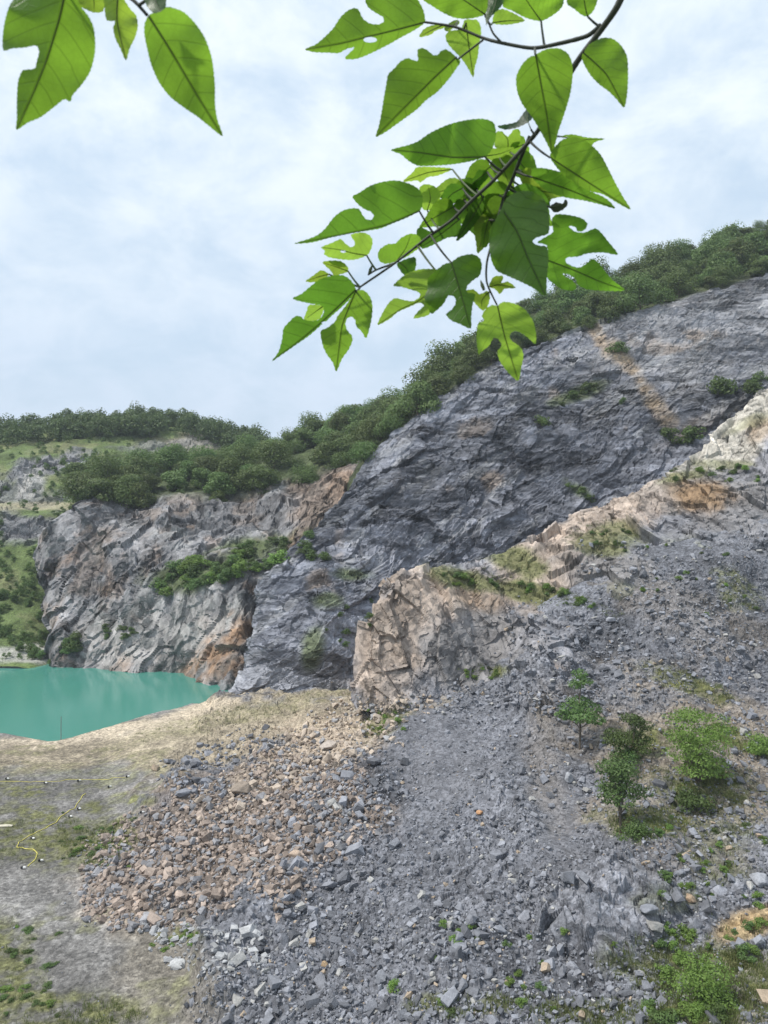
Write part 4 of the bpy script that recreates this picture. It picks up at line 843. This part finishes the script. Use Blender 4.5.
# ------------------------------------------------------------------ overhanging mulberry branches close to the camera
ml = mat('mulberry_leaf'); t = ml.node_tree; L = t.links.new
uv = N(t, 'ShaderNodeUVMap', uv_map='veins'); su = N(t, 'ShaderNodeSeparateXYZ'); L(uv.outputs[0], su.inputs[0])
def mth(op, a, b=None, c=None):
    n = N(t, 'ShaderNodeMath', operation=op)
    for k, v in enumerate((a, b, c)):
        if v is None: continue
        if isinstance(v, (int, float)): n.inputs[k].default_value = v
        else: L(v, n.inputs[k])
    return n.outputs[0]
av = mth('ABSOLUTE', su.outputs[1])
def line(x, w): # 1 on the line, 0 away
    n = N(t, 'ShaderNodeMapRange', ins={'From Min': w * .45, 'From Max': w, 'To Min': 1.0, 'To Max': 0.0}); L(x, n.inputs[0]); return n.outputs[0]
geo = N(t, 'ShaderNodeNewGeometry')
nzl = N(t, 'ShaderNodeTexNoise', ins={'Scale': 22.0, 'Detail': 4.0}); L(geo.outputs['Position'], nzl.inputs['Vector'])
curve = mth('MULTIPLY_ADD', mth('POWER', av, 1.25), -1.05, su.outputs[0])
lat = mth('ABSOLUTE', mth('SUBTRACT', mth('FRACT', mth('MULTIPLY', curve, 7.0)), .5))
latl = mth('MULTIPLY', line(lat, .06), .75)
fine = N(t, 'ShaderNodeTexVoronoi', feature='DISTANCE_TO_EDGE', ins={'Scale': 170.0}); L(geo.outputs['Position'], fine.inputs['Vector'])
finel = mth('MULTIPLY', line(fine.outputs[0], .12), .16)
vein = mth('MAXIMUM', mth('MAXIMUM', line(av, .016), latl), finel)
at = N(t, 'ShaderNodeAttribute', attribute_name='tint')
vr = N(t, 'ShaderNodeMapRange', ins={'From Min': .3, 'From Max': .7, 'To Min': .82, 'To Max': 1.15}); L(nzl.outputs[0], vr.inputs[0])
k_ = mth('MULTIPLY', mth('MULTIPLY_ADD', vein, -.36, 1.0), vr.outputs[0])
c1 = N(t, 'ShaderNodeVectorMath', operation='SCALE'); L(at.outputs['Color'], c1.inputs[0]); L(k_, c1.inputs['Scale'])
c2 = N(t, 'ShaderNodeVectorMath', operation='MULTIPLY', ins={1: (.24, .27, .6)}); L(c1.outputs[0], c2.inputs[0])
bl_ = N(t, 'ShaderNodeBsdfPrincipled', ins={'Roughness': .5, 'Specular IOR Level': .35}); L(c2.outputs[0], bl_.inputs['Base Color'])
bpl = N(t, 'ShaderNodeBump', ins={'Strength': .5, 'Distance': .0015}); L(vein, bpl.inputs['Height']); L(bpl.outputs[0], bl_.inputs['Normal'])
trl = N(t, 'ShaderNodeBsdfTranslucent'); L(c1.outputs[0], trl.inputs[0])
ads = N(t, 'ShaderNodeAddShader'); L(bl_.outputs[0], ads.inputs[0]); L(trl.outputs[0], ads.inputs[1])
ol = N(t, 'ShaderNodeOutputMaterial'); L(ads.outputs[0], ol.inputs[0])

def crom(p, step, closed):
    p = np.array(p, float); n = len(p); out = []
    for i in range(n if closed else n - 1):
        g = (lambda j: p[j % n]) if closed else (lambda j: p[min(max(j, 0), n - 1)])
        a, b, c, d = g(i - 1), g(i), g(i + 1), g(i + 2); k = max(2, int(np.hypot(*(c - b)[:2]) / step))
        tt = np.linspace(0, 1, k, endpoint=False)[:, None]; m1, m2 = (c - a) * .4, (d - b) * .4
        lim = np.linalg.norm(c - b); 
        for m in (m1, m2):
            l = np.linalg.norm(m)
            if l > lim: m *= lim / l
        out.append((2*tt**3-3*tt**2+1)*b + (tt**3-2*tt**2+tt)*m1 + (-2*tt**3+3*tt**2)*c + (tt**3-tt**2)*m2)
    if not closed: out.append(p[-1:])
    return np.concatenate(out)
def inside(q, poly):
    x, y = q[:, 0], q[:, 1]; r = np.zeros(len(q), bool); n = len(poly)
    for i in range(n):
        a, b = poly[i], poly[(i + 1) % n]; c = (a[1] > y) != (b[1] > y)
        with np.errstate(divide='ignore', invalid='ignore'): xi = (b[0] - a[0]) * (y - a[1]) / (b[1] - a[1]) + a[0]
        r ^= c & (x < xi)
    return r
def polydist(q, line):
    best = np.full(len(q), 1e9); u = np.zeros(len(q)); sg = np.zeros(len(q)); acc = 0; tot = np.hypot(*np.diff(line, axis=0).T).sum()
    for a, b in zip(line[:-1], line[1:]):
        d = b - a; l = np.hypot(*d); tt = ((q - a) @ d / l / l); tc = np.clip(tt, 0, 1); c = a + tc[:, None] * d; e = np.hypot(*(q - c).T)
        m = e < best; best[m] = e[m]; u[m] = (acc + tc[m] * l) / tot; sg[m] = np.sign(d[0] * (q - a)[m, 1] - d[1] * (q - a)[m, 0]); acc += l
    return best, u, sg, tot
LK = 0.50
MATURE, MID, YOUNG, PALE = (.20, .38, .03), (.25, .46, .036), (.36, .53, .05), (.33, .53, .055)
STEMS = {}
def stem(key, pts, root, r0, r1, name='stem'):
    pts = np.array(pts, float); fine_ = crom(pts, 3, False); w3 = np.array([P(*q) for q in fine_]); STEMS.setdefault(key, []).append(fine_)
    n = len(w3); rad = np.linspace(r0, r1, n) * (1 + .12 * np.sin(np.arange(n) * .9) * (np.arange(n) % 9 == 0))
    v, f = tube(w3, rad, 8); obj(name, mesh_np(name, v, f, M_TWIG, smooth=True), root)
def near_stem(key, q, d):
    best = None
    for s in STEMS[key]:
        e = np.hypot(s[:, 0] - q[0], s[:, 1] - q[1]) + 40 * np.abs(s[:, 2] - d) * 0; k = e.argmin()
        if best is None or e[k] < best[0]: best = (e[k], s[k])
    return best
def leaf(key, root, tr, outl, rib, d0, tilt, col, holes=(), fold=.3, curl=0.0, seed=0, pet=True, name='leaf'):
    x0, y0, s = tr; T = lambda pts: np.array([(x0 + a / s, y0 + b / s) for a, b in pts])
    O, Rb = T(outl), T(rib); rng = np.random.default_rng(seed + len(outl) * 7 + int(O[0, 0]))
    o = crom(O, 1.5, True)
    tg = np.roll(o, -1, 0) - np.roll(o, 1, 0); nn = np.stack([tg[:, 1], -tg[:, 0]], 1); nn /= np.linalg.norm(nn, axis=1, keepdims=True) + 1e-9
    ctr = o.mean(0); 
    area = (o[:, 0] * np.roll(o[:, 1], -1) - np.roll(o[:, 0], -1) * o[:, 1]).sum(); nn *= np.sign(area)
    o = o + nn * (((np.arange(len(o)) % 3) / 2.0 - .4) * .5)[:, None]                   # fine saw-toothed margin
    loops = [o] + [crom(np.array([(x0 + (hx + rx * math.cos(a)) / s, y0 + (hy + ry * math.sin(a)) / s) for a in np.linspace(0, 6.283, 9)[:-1]]), 2, True) for hx, hy, rx, ry in holes]
    lo, hi = o.min(0), o.max(0); gx, gy = np.meshgrid(np.arange(lo[0], hi[0], 4.0), np.arange(lo[1], hi[1], 4.0)); g = np.stack([gx.ravel(), gy.ravel()], 1) + rng.uniform(-.8, .8, (gx.size, 2))
    ok = inside(g, o)
    for h in loops[1:]: ok &= ~inside(g, h)
    for h in loops: ok &= np.min(np.hypot(g[:, None, 0] - h[None, :, 0], g[:, None, 1] - h[None, :, 1]), 1) > 1.3
    g = g[ok]; vs, es = [], []
    for l in loops:
        b = len(vs); vs += [Vector(q) for q in l]; es += [(b + i, b + (i + 1) % len(l)) for i in range(len(l))]
    vs += [Vector(q) for q in g]
    r = geometry.delaunay_2d_cdt(vs, es, [], 0, 1e-5); q = np.array([v[:] for v in r[0]]); f = np.array([x for x in r[2] if len(x) == 3])
    c = q[f].mean(1); k = inside(c, o)
    for h in loops[1:]: k &= ~inside(c, h)
    f = f[k]; dist, u, sg, tot = polydist(q, Rb); pyc = Rb[:, 1].mean()
    m = d0 / F; rel = (q[:, 1] - pyc)
    dep = d0 * (1 + tilt * rel / max(120, 512 - pyc)) + fold * dist * m + curl * (u - .3) ** 2 * tot * m + .10 * dist * m * np.sin(u * 15 + seed)
    base = Rb[0]; W3 = np.stack([(q[:, 0] - 384) / F * dep, dep, H + (512 - q[:, 1]) / F * dep], 1)
    cc = np.array(col) * rng.uniform(.82, 1.15) * LK * [.98, 1, 1.0]; me = mesh_np(name, W3, f, ml, smooth=True, cols=np.tile(cc, (len(W3), 1)))
    ul = me.uv_layers.new(name='veins'); li = np.zeros(len(me.loops), np.int32); me.loops.foreach_get('vertex_index', li)
    ul.data.foreach_set('uv', np.stack([u, sg * dist / tot], 1)[li].astype(np.float32).ravel())
    lf = obj(name, me, root)
    rr = crom(Rb, 3, False)[:-1]; dd, uu, _, _ = polydist(rr, Rb)
    drib = d0 * (1 + tilt * (rr[:, 1] - pyc) / max(120, 512 - pyc)) + curl * (uu - .3) ** 2 * tot * m - .0004
    rib3 = np.stack([(rr[:, 0] - 384) / F * drib, drib, H + (512 - rr[:, 1]) / F * drib], 1)
    if len(rib3) > 3:
        v, f2 = tube(rib3, np.linspace(.0007, .0002, len(rib3)), 5); obj('midrib', mesh_np('midrib', v, f2, M_PETI, smooth=True), lf)
    if pet:
        e, sp = near_stem(key, base, d0)
        if 2 < e < 75:
            a, b = P(*sp), rib3[0]; md = (a + b) / 2 + np.array([0, 0, -.06 * np.linalg.norm(a - b)])
            tt = np.linspace(0, 1, 9)[:, None]; v, f2 = tube((1 - tt) ** 2 * a + 2 * tt * (1 - tt) * md + tt ** 2 * b, np.linspace(.0014, .001, 9), 6); obj('petiole', mesh_np('petiole', v, f2, M_PETI if sum(col) > .75 else M_TWIG, smooth=True), lf)
    return lf
def mtree(name, px, py, Y, label):
    r = bpy.data.objects.new(name, None); COL.objects.link(r); return tag(r, label, 'branch')
def done(root, px, py, Y):      # put the empty where the branch comes in
    bpy.context.view_layer.update(); p = P(px, py, Y); root.location = p
    for c in root.children: c.matrix_parent_inverse = Matrix.Translation(-Vector(p))
A1 = (0, 0, 3.2); A8 = (300, 0, 3.49); A7 = (260, 0, 2.0211); A5 = (400, 60, 3.2); A6 = (400, 180, 3.2); B7 = (260, 170, 3.84); B8 = (260, 120, 2.021)
left = mtree('leafy_branch', 0, 0, .6, 'small leafy branch end hanging in from the top left corner, with two big lobed leaves')
stem('l', [(60, -60, .62), (100, -25, .61), (133, 0, .6), (147, 15, .6)], left, .0022, .0013)
stem('l', [(100, -25, .61), (82, -22, .6), (66, -14, .59)], left, .0018, .0014)
leaf('l', left, A1, [(205,-40),(150,-45),(80,-30),(35,10),(15,70),(8,130),(12,162),(40,155),(80,152),(115,146),(125,165),(118,195),(112,218),(95,222),(72,226),(58,260),(54,320),(54,380),(53,415),(90,392),(130,375),(170,345),(205,318),(225,325),(232,305),(262,270),(288,230),(302,180),(305,140),(300,90),(285,55),(262,25),(245,-5),(230,-30)], [(210,-30),(190,60),(150,190),(110,290),(53,415)], .58, .35, MID, fold=.25, seed=1)
leaf('l', left, A1, [(240,-30),(250,15),(275,30),(300,40),(330,35),(335,-10),(330,-40)], [(290,-40),(300,0),(302,38)], .66, .5, YOUNG, seed=2)
leaf('l', left, A1, [(335,-20),(335,30),(342,65),(368,68),(362,90),(370,125),(385,155),(403,193),(415,155),(432,120),(441,85),(436,50),(418,30),(398,0),(385,-20)], [(378,-20),(375,70),(403,193)], .63, .3, YOUNG, fold=.5, seed=3)
leaf('l', left, A1, [(475,50),(463,75),(462,110),(472,160),(485,210),(510,265),(545,310),(590,345),(630,372),(665,400),(712,435),(695,380),(688,330),(688,280),(683,220),(675,175),(655,120),(625,75),(590,40),(560,27),(535,22),(518,35),(500,42),(485,43)], [(475,50),(545,160),(640,320),(712,435)], .60, .4, MID, fold=.25, seed=5)
leaf('l', left, A1, [(462,-20),(470,20),(495,45),(525,62),(535,70),(530,30),(528,-20)], [(490,-20),(505,20),(535,70)], .585, -.2, (.08, .2, .02), seed=4)
done(left, 60, -60, .62)

br = mtree('leafy_branch', 640, -20, .7, 'long leafy branch with lobed translucent leaves hanging across the upper middle of the photo')
stem('m', [(632,-30,.72),(618,5,.73),(601,30,.75),(577,62,.77),(553,105,.80),(537,132,.82),(517,155,.83),(494,180,.85),(469,203,.86),(452,220,.87),(428,237,.88),(395,263,.9),(360,287,.92)], br, .0036, .0012)
stem('m', [(601,25,.75),(587,36,.76),(557,44,.77),(532,48,.78),(502,43,.79),(483,38,.80),(455,27,.81),(424,22,.82)], br, .0024, .0012, 'side_twig')
stem('m', [(483,40,.8),(470,50,.8),(457,60,.8)], br, .0012, .001, 'side_twig')
stem('m', [(530,136,.83),(522,155,.84),(512,180,.86),(503,200,.87),(494,235,.88),(487,262,.88),(487,283,.88),(497,305,.88)], br, .0022, .0010, 'side_twig')
stem('m', [(395,263,.9),(376,270,.91),(368,275,.91)], br, .0014, .001, 'side_twig')
stem('m', [(502,43,.79),(493,33,.79),(487,18,.79)], br, .0011, .0009, 'side_twig')
l = lambda *a, **k: leaf('m', br, *a, **k)
l(A8, [(435,78),(432,40),(415,5),(390,-30),(330,-50),(260,-40),(228,-5),(238,25),(265,45),(290,60),(292,75),(275,85),(245,82),(220,65),(205,35),(190,28),(165,38),(140,62),(115,100),(85,130),(55,155),(18,172),(50,182),(100,184),(135,185),(165,170),(190,165),(180,178),(165,192),(157,205),(185,207),(215,200),(260,180),(310,155),(350,132),(400,105)], [(435,78),(340,103),(250,125),(140,152),(18,172)], .80, .5, MID, holes=[(245,139,24,10)], seed=6)
l(A8, [(545,200),(530,185),(508,172),(490,180),(480,192),(465,192),(448,178),(430,168),(412,172),(410,190),(412,212),(395,210),(375,203),(350,215),(330,238),(308,260),(300,300),(292,345),(285,390),(275,440),(265,477),(300,460),(335,435),(370,410),(410,380),(440,350),(480,320),(520,275),(545,240),(560,215)], [(545,200),(470,270),(420,320),(340,400),(265,477)], .78, .45, MID, seed=7)
l(A8, [(600,68),(575,70),(565,95),(545,105),(520,108),(508,125),(512,145),(530,170),(555,195),(575,220),(590,245),(605,270),(610,235),(620,200),(625,160),(632,120),(630,90),(618,70)], [(580,80),(588,150),(605,270)], .83, .6, PALE, seed=8)
l(A8, [(430,-5),(460,20),(500,45),(540,62),(580,66),(620,60),(645,50),(655,30),(660,-20),(640,-60),(560,-60),(480,-50)], [(645,50),(572,0),(500,-45)], .76, .5, MID, seed=9)
l(A8, [(700,-30),(712,0),(700,25),(675,50),(655,72),(650,90),(648,60),(655,20),(660,-30)], [(690,-30),(680,20),(650,90)], .75, 0, (.10, .24, .025), fold=.6, seed=10)
l(A7, [(470,40),(472,48),(500,50),(535,42),(515,28),(490,18),(475,25)], [(470,46),(500,42),(535,42)], .84, .7, PALE, seed=11)
l(A7, [(490,10),(510,22),(540,37),(570,42),(600,25),(613,8),(610,-20),(560,-40),(510,-30)], [(568,42),(545,10),(520,-30)], .78, .6, MID, seed=12)
l(A7, [(620,5),(635,18),(650,30),(662,33),(675,20),(683,-5),(680,-40),(630,-40)], [(662,33),(655,0),(655,-38)], .75, .4, MID, seed=13)
l(A7, [(322,75),(330,60),(345,52),(370,48),(375,55),(355,62),(345,70)], [(372,50),(345,62),(322,75)], .83, .5, YOUNG, seed=14)
l(A7, [(372,58),(385,45),(398,40),(404,46),(392,56),(380,64)], [(400,44),(385,54),(374,60)], .825, .2, YOUNG, seed=15, name='young_leaf')
# leaves behind first (they lie farther away)
l(A5, [(305,280),(305,235),(325,228),(345,245),(365,222),(383,225),(385,255),(375,280),(340,282)], [(345,282),(345,255),(325,228)], .90, .6, PALE, seed=18)
l(A5, [(270,308),(290,285),(320,282),(365,280),(350,310),(330,335),(300,325)], [(270,308),(320,300),(362,284)], .89, .7, PALE, seed=19)
l(A5, [(510,245),(550,238),(600,248),(655,252),(625,262),(610,275),(580,262),(545,248)], [(512,245),(580,255),(655,252)], .90, .8, MID, seed=21)
l(A5, [(10,388),(40,360),(55,343),(100,342),(150,345),(168,350),(120,370),(90,375),(65,392),(55,385),(35,388)], [(168,350),(90,360),(10,388)], .92, .8, YOUNG, seed=23)
l(A5, [(205,400),(210,375),(235,378),(250,352),(280,355),(283,375),(265,395),(245,420),(220,425)], [(280,358),(245,385),(210,415)], .89, .5, (.13, .3, .03), seed=24)
l(A5, [(385,360),(405,345),(425,350),(425,380),(405,400),(388,390)], [(388,355),(405,375),(410,398)], .91, .6, YOUNG, seed=25)
l(A5, [(130,470),(140,420),(165,395),(200,405),(205,430),(170,460)], [(200,410),(165,430),(130,470)], .90, .5, (.14, .33, .03), seed=47)
l(A5, [(335,440),(360,410),(400,395),(440,410),(470,440),(480,470),(430,450)], [(340,440),(400,425),(480,468)], .885, .5, (.15, .34, .03), seed=49)
l(A5, [(250,505),(258,455),(280,430),(320,430),(320,470),(300,505)], [(318,432),(285,465),(255,505)], .90, .4, MID, seed=50)
l(A5, [(405,470),(425,430),(450,420),(478,432),(480,455),(450,475)], [(410,468),(440,448),(478,436)], .91, .5, YOUNG, seed=51)
l(B7, [(625,150),(615,110),(612,70),(630,55),(655,57),(680,70),(693,95),(688,120),(665,145),(640,155)], [(642,153),(655,110),(645,58)], .93, .6, PALE, seed=28)
l(B7, [(452,330),(460,305),(490,285),(520,282),(540,262),(575,245),(605,250),(622,275),(615,295),(590,315),(560,335),(530,345),(510,355),(480,360),(460,350)], [(528,345),(560,300),(580,246)], .92, .6, MID, seed=33)
l(B7, [(600,240),(615,218),(640,230),(670,240),(700,225),(740,195),(770,180),(768,250),(720,260),(660,290),(620,300)], [(765,190),(690,250),(620,295)], .905, .4, (.12, .28, .028), seed=45)
l(A6, [(180,195),(195,150),(230,80),(270,50),(265,100),(240,140),(210,175)], [(268,55),(230,120),(180,195)], .895, .3, (.13, .29, .03), seed=44)
l(A6, [(262,215),(260,170),(268,135),(285,125),(288,165),(280,210)], [(284,128),(272,170),(266,214)], .90, .4, MID, seed=42)
l(B7, [(512,443),(560,400),(610,382),(660,380),(685,385),(700,420),(690,470),(660,500),(655,545),(640,560),(590,570),(605,545),(630,520),(610,510),(575,525),(530,545),(500,570),(452,595),(470,550),(495,510),(520,492),(555,500),(590,503),(615,485),(610,470),(575,458),(540,448)], [(692,405),(650,470),(600,508),(540,535),(452,595)], .93, .6, PALE, seed=35)
l(B7, [(240,355),(270,348),(310,350),(335,370),(338,390),(310,400),(285,405),(270,385)], [(338,388),(300,375),(240,355)], .93, .6, YOUNG, seed=30)
l(B7, [(175,428),(205,405),(235,385),(265,400),(250,415),(215,430)], [(265,400),(225,410),(175,428)], .935, .5, YOUNG, seed=301)
l(B7, [(170,575),(180,540),(190,518),(240,520),(245,535),(230,570),(205,580)], [(240,525),(205,550),(172,574)], .95, .6, PALE, seed=311, pet=False)
l(A6, [(285,340),(300,310),(330,308),(325,330),(345,325),(370,345),(335,348),(320,365),(305,350)], [(288,342),(320,335),(370,345)], .885, .4, YOUNG, seed=39, name='young_leaf')
l(A6, [(210,355),(235,350),(255,365),(280,355),(288,375),(280,405),(265,418),(245,400),(220,370)], [(282,360),(262,385),(262,416)], .89, .3, YOUNG, seed=40, name='young_leaf')
for k, (cx, cy, ang, ln, dd, cl) in enumerate([(478,178,2.4,34,.90,MID),(505,172,1.2,30,.91,PALE),(520,205,.4,28,.90,MATURE),(462,192,2.9,30,.91,MATURE),(500,215,1.7,34,.90,MATURE),(540,190,.2,34,.905,YOUNG),(440,215,2.6,32,.92,MID),(525,168,.9,32,.92,MATURE),(490,198,2.9,36,.93,MATURE),(512,150,2.7,30,.92,MID),(470,215,1.2,34,.93,MATURE),(535,205,.9,36,.93,MID),(448,190,2.9,26,.94,PALE),(485,232,1.9,30,.93,YOUNG)]):
    ca, sa = math.cos(ang), math.sin(ang); q_ = lambda a, b: (cx + (a * ca - b * sa) * ln, cy + (a * sa + b * ca) * ln)
    l((0, 0, 1), [q_(*z) for z in [(-.5,0),(-.55,.2),(-.4,.38),(-.1,.42),(.2,.3),(.45,.16),(.75,0),(.45,-.16),(.2,-.3),(-.1,-.42),(-.4,-.38),(-.55,-.2)]], [q_(-.5, 0), q_(.1, .02), q_(.75, 0)], dd, .5, cl, seed=60 + k)
# front leaves
l(A7, [(555,112),(545,115),(530,130),(518,155),(520,185),(530,210),(545,230),(555,245),(565,262),(575,280),(585,300),(590,310),(597,290),(603,265),(610,245),(620,215),(628,185),(632,150),(630,125),(622,108),(605,98),(585,98),(570,103)], [(557,110),(568,170),(580,235),(590,310)], .76, .45, MID, seed=141)
l(A7, [(655,105),(665,90),(690,77),(712,78),(730,92),(742,115),(744,150),(742,190),(736,217),(720,200),(705,185),(685,170),(668,152),(655,130),(650,115)], [(654,107),(700,150),(736,217)], .74, .4, MID, seed=15)
l(A7, [(265,303),(300,293),(320,285),(345,268),(380,252),(415,243),(450,240),(472,248),(477,270),(472,295),(458,315),(430,325),(390,332),(350,335),(320,335),(300,325),(285,312)], [(455,317),(390,318),(320,308),(265,303)], .80, .35, (.20, .42, .032), seed=16)
l(A7, [(480,255),(505,250),(520,245),(535,225),(550,208),(560,202),(558,225),(545,245),(520,258),(495,262)], [(548,262),(540,235),(558,204)], .80, -.3, (.10, .19, .06), fold=.7, seed=17)
l(A5, [(425,378),(422,350),(450,345),(490,352),(530,365),(570,395),(610,420),(645,435),(668,450),(688,475),(640,462),(590,450),(540,442),(500,432),(460,412)], [(425,375),(540,415),(688,475)], .85, .5, (.21, .44, .033), seed=22)
l(A5, [(480,310),(490,285),(520,255),(560,247),(600,262),(640,300),(665,345),(690,395),(715,440),(738,478),(700,460),(650,430),(610,420),(560,395),(520,365),(495,335)], [(480,312),(600,390),(738,478)], .83, .45, MID, seed=20)
l(B7, [(132,283),(185,265),(220,250),(250,225),(285,180),(320,155),(355,147),(380,150),(395,175),(410,190),(430,190),(437,175),(425,160),(405,152),(380,135),(355,103),(380,88),(420,62),(460,48),(510,40),(550,45),(590,60),(615,80),(625,110),(622,140),(612,158),(560,185),(510,205),(460,225),(400,235),(340,245),(270,260),(200,278)], [(612,158),(480,212),(300,252),(132,283)], .87, .35, (.19, .40, .032), seed=27)
l(B7, [(410,328),(428,300),(432,270),(420,250),(395,240),(365,243),(348,250),(360,270),(365,285),(350,297),(325,280),(310,265),(280,278),(235,297),(250,310),(245,322),(265,335),(310,343),(360,345)], [(410,328),(360,320),(300,305),(235,297)], .91, .6, PALE, holes=[(320,313,11,5)], seed=29)
l(B7, [(525,360),(560,342),(595,335),(600,365),(590,395),(578,410),(550,400),(535,380)], [(530,350),(560,375),(578,410)], .89, .2, (.12, .28, .028), seed=34)
l(B7, [(385,460),(410,470),(428,500),(432,540),(425,590),(408,645),(390,620),(370,600),(365,575),(350,563),(335,570),(328,590),(335,615),(352,635),(355,655),(340,690),(315,725),(293,773),(280,740),(255,705),(240,670),(233,620),(260,605),(290,580),(295,565),(330,520),(360,475)], [(368,465),(345,520),(315,600),(293,773)], .93, .45, MID, seed=32)
l(B7, [(125,493),(160,475),(190,450),(230,420),(280,405),(320,405),(350,425),(368,460),(345,495),(310,530),(270,565),(255,580),(235,585),(240,590),(190,635),(140,670),(90,705),(45,735),(70,700),(85,650),(90,610),(110,585),(135,562),(155,562),(170,574),(195,580),(225,575),(243,553),(245,535),(235,520),(190,512),(150,503)], [(365,462),(300,525),(230,590),(140,665),(45,735)], .91, .3, (.18, .40, .032), seed=31, fold=.2)
l(A6, [(485,130),(500,110),(540,112),(580,122),(600,140),(590,160),(570,165),(560,150),(540,148),(560,165),(590,168),(625,155),(645,170),(665,195),(697,238),(650,232),(600,235),(570,245),(535,248),(530,262),(550,275),(575,280),(600,265),(615,252),(635,265),(655,290),(680,320),(718,352),(670,355),(600,350),(570,335),(560,315),(540,302),(520,300),(530,310),(550,320),(565,340),(555,353),(520,350),(490,330),(470,310),(472,260),(470,210),(440,200),(470,180),(490,165)], [(474,258),(560,290),(640,325),(718,352)], .87, .4, (.20, .43, .033), seed=38)
l(A6, [(330,80),(345,55),(375,38),(410,35),(450,50),(470,80),(478,130),(475,170),(450,180),(430,188),(425,200),(445,210),(470,215),(475,260),(470,310),(465,370),(425,345),(385,325),(340,305),(310,290),(292,255),(285,200),(290,155),(310,120)], [(335,105),(375,165),(410,250),(465,370)], .80, .02, (.22, .44, .03), fold=.15, seed=37)
l(A6, [(165,262),(190,245),(230,237),(255,250),(262,275),(255,305),(235,320),(215,340),(215,360),(240,365),(232,400),(228,440),(226,475),(190,460),(165,450),(147,430),(165,415),(178,395),(175,375),(155,370),(140,395),(120,415),(100,428),(85,400),(78,375),(88,350),(90,315),(115,290),(140,270)], [(165,265),(185,330),(205,400),(226,475)], .84, .02, (.22, .44, .03), fold=.15, seed=36)
l(A6, [(312,402),(330,390),(365,395),(400,415),(425,450),(435,490),(433,525),(410,505),(380,485),(360,485),(350,500),(358,515),(385,535),(395,560),(388,600),(378,642),(345,615),(320,580),(312,550),(325,530),(315,510),(300,505),(285,530),(260,550),(252,560),(245,510),(250,460),(270,450),(262,435),(275,412),(295,400)], [(312,402),(335,500),(378,642)], .875, .4, PALE, seed=41)
l(A5, [(480,470),(500,455),(520,460),(530,445),(537,462),(520,480),(495,488)], [(482,472),(510,465),(535,452)], .87, 0, (.07, .09, .03), seed=48, name='curled_leaf')
for k, (x, y, d) in enumerate([(401,24,.82),(406,28,.82),(369,274,.91),(484,290,.88)]):
    a = P(x, y, d); v, f = tube([a, a + [.002 * (k % 3 - 1), .001, .006], a + [.004 * (k % 3 - 1), .001, .012]], [.0016, .0022, .0004], 6); obj('bud', mesh_np('bud', v, f, M_PETI, smooth=True), br)
done(br, 632, -30, .72)

# ------------------------------------------------------------------ haze (the air of a humid day)
mh = mat('haze_air'); t = mh.node_tree
pv = N(t, 'ShaderNodeVolumePrincipled', ins={'Color': (.80, .88, 1.0, 1), 'Density': 0.00022, 'Anisotropy': 0.0})
oh = N(t, 'ShaderNodeOutputMaterial'); t.links.new(pv.outputs[0], oh.inputs['Volume'])
bm = bmesh.new(); bmesh.ops.create_cube(bm, size=1); me = bpy.data.meshes.new('haze'); bm.to_mesh(me); bm.free(); me.materials.append(mh)
o = obj('haze', me, loc=(0, 0, 85)); o.scale = (2000, 2000, 180); o['kind'] = 'stuff'
